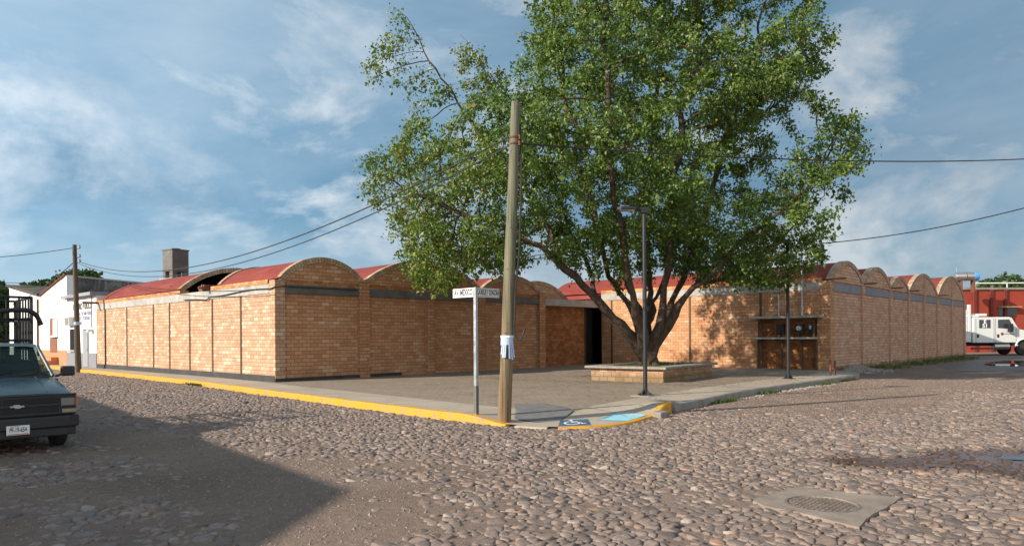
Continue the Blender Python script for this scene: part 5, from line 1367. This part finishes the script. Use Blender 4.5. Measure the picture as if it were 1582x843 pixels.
sep=nd('ShaderNodeSeparateXYZ'); Lk.new(tc,sep.inputs[0]); zc=mm('MAXIMUM',sep.outputs[2],0.0)
den=mm('ADD',zc,.22); cmb=nd('ShaderNodeCombineXYZ'); Lk.new(mm('DIVIDE',sep.outputs[0],den),cmb.inputs[0]); Lk.new(mm('DIVIDE',sep.outputs[1],den),cmb.inputs[1]); Lk.new(mm('MULTIPLY',zc,2.0),cmb.inputs[2])
cp=vm('ADD',cmb.outputs[0],(CLX,CLY,0.0))
SKYK=9.0   # cloud radiance is written in display-linear units, scaled to the sky's
def C(r,g,b): return (r*SKYK,g*SKYK,b*SKYK)
base=mixc(.7,sky.outputs[0],C(.12,.28,.42))
# thin high veil
veil=ramp(noise(cp,.75,7,.62,.5),[(.38,0.0),(.70,.55)])
c=mixc(veil,base,C(.46,.56,.65))
# grey-blue undersides
c=mixc(ramp(noise(vm('ADD',cp,(7.3,2.1,0)),.62,8,.6,.4),[(.50,0.0),(.68,.62)]),c,C(.145,.24,.34))
# cumulus, denser towards the horizon
n1=noise(vm('ADD',vm('MULTIPLY',tc,(1,1,1.9)),(3.1,1.7,.35)),3.3,11,.60,.25)
band=ramp(zc,[(.0,.16),(.14,.11),(.30,.03),(.6,.07)])
cum=ramp(mm('ADD',n1,band),[(.55,0.0),(.67,.85)])
c=mixc(cum,c,mixc(ramp(noise(vm('ADD',tc,(1,2,3)),5,6,.6),[(.35,0.0),(.65,1.0)]),C(.34,.44,.54),C(.70,.74,.77)))
low=ramp(zc,[(.0,.55),(.16,.0)]); c=mixc(low,c,C(.44,.56,.66))
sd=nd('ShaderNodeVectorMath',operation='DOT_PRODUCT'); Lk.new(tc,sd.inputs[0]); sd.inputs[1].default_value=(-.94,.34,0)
bk=nd('ShaderNodeVectorMath',operation='DOT_PRODUCT'); Lk.new(tc,bk.inputs[0]); bk.inputs[1].default_value=(-.35,-.94,0)
fill_bank=mm('MULTIPLY',ramp(bk.outputs['Value'],[(.0,0.0),(.55,1.0)]),ramp(zc,[(.0,1.0),(.45,.7),(.8,0.0)]))  # bright low cloud bank added behind the camera to fill the shaded walls
c=mixc(mm('MULTIPLY',fill_bank,ramp(noise(cp,1.1,6,.6),[(.3,.45),(.55,1.0)])),c,C(.92,.90,.88))
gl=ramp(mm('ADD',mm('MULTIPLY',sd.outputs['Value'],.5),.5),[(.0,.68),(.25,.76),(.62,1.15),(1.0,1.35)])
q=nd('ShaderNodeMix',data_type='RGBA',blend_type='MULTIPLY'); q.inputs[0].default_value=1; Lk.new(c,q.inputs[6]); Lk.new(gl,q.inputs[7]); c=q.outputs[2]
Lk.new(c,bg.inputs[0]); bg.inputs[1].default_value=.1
sl=bpy.data.lights.new('sun','SUN'); sl.energy=5.0; sl.angle=R(.55); sl.color=(1.0,.89,.75)
so=bpy.data.objects.new('sun',sl); COL.objects.link(so); so.rotation_euler=(-SUN).to_track_quat('-Z','Y').to_euler(); so.location=(-30,10,30)
cam=bpy.data.cameras.new('camera'); co=bpy.data.objects.new('camera',cam); COL.objects.link(co)
cam.sensor_width=36; cam.lens=1079/1582*36; cam.shift_y=98.5/1582; cam.clip_end=2000; cam.clip_start=.1
rot=Matrix.Rotation(math.atan2(-FX,FY),3,'Z')@Matrix.Rotation(ROLL,3,'Y')@Matrix.Rotation(R(90),3,'X')
co.rotation_euler=rot.to_euler(); co.location=(CAMX,CAMY,CAMZ); scene.camera=co
vs=scene.view_settings; vs.view_transform='Standard'; vs.look='None'; vs.exposure=.6; vs.gamma=1; vs.use_curve_mapping=False
scene.cycles.max_bounces=6; scene.cycles.transparent_max_bounces=12
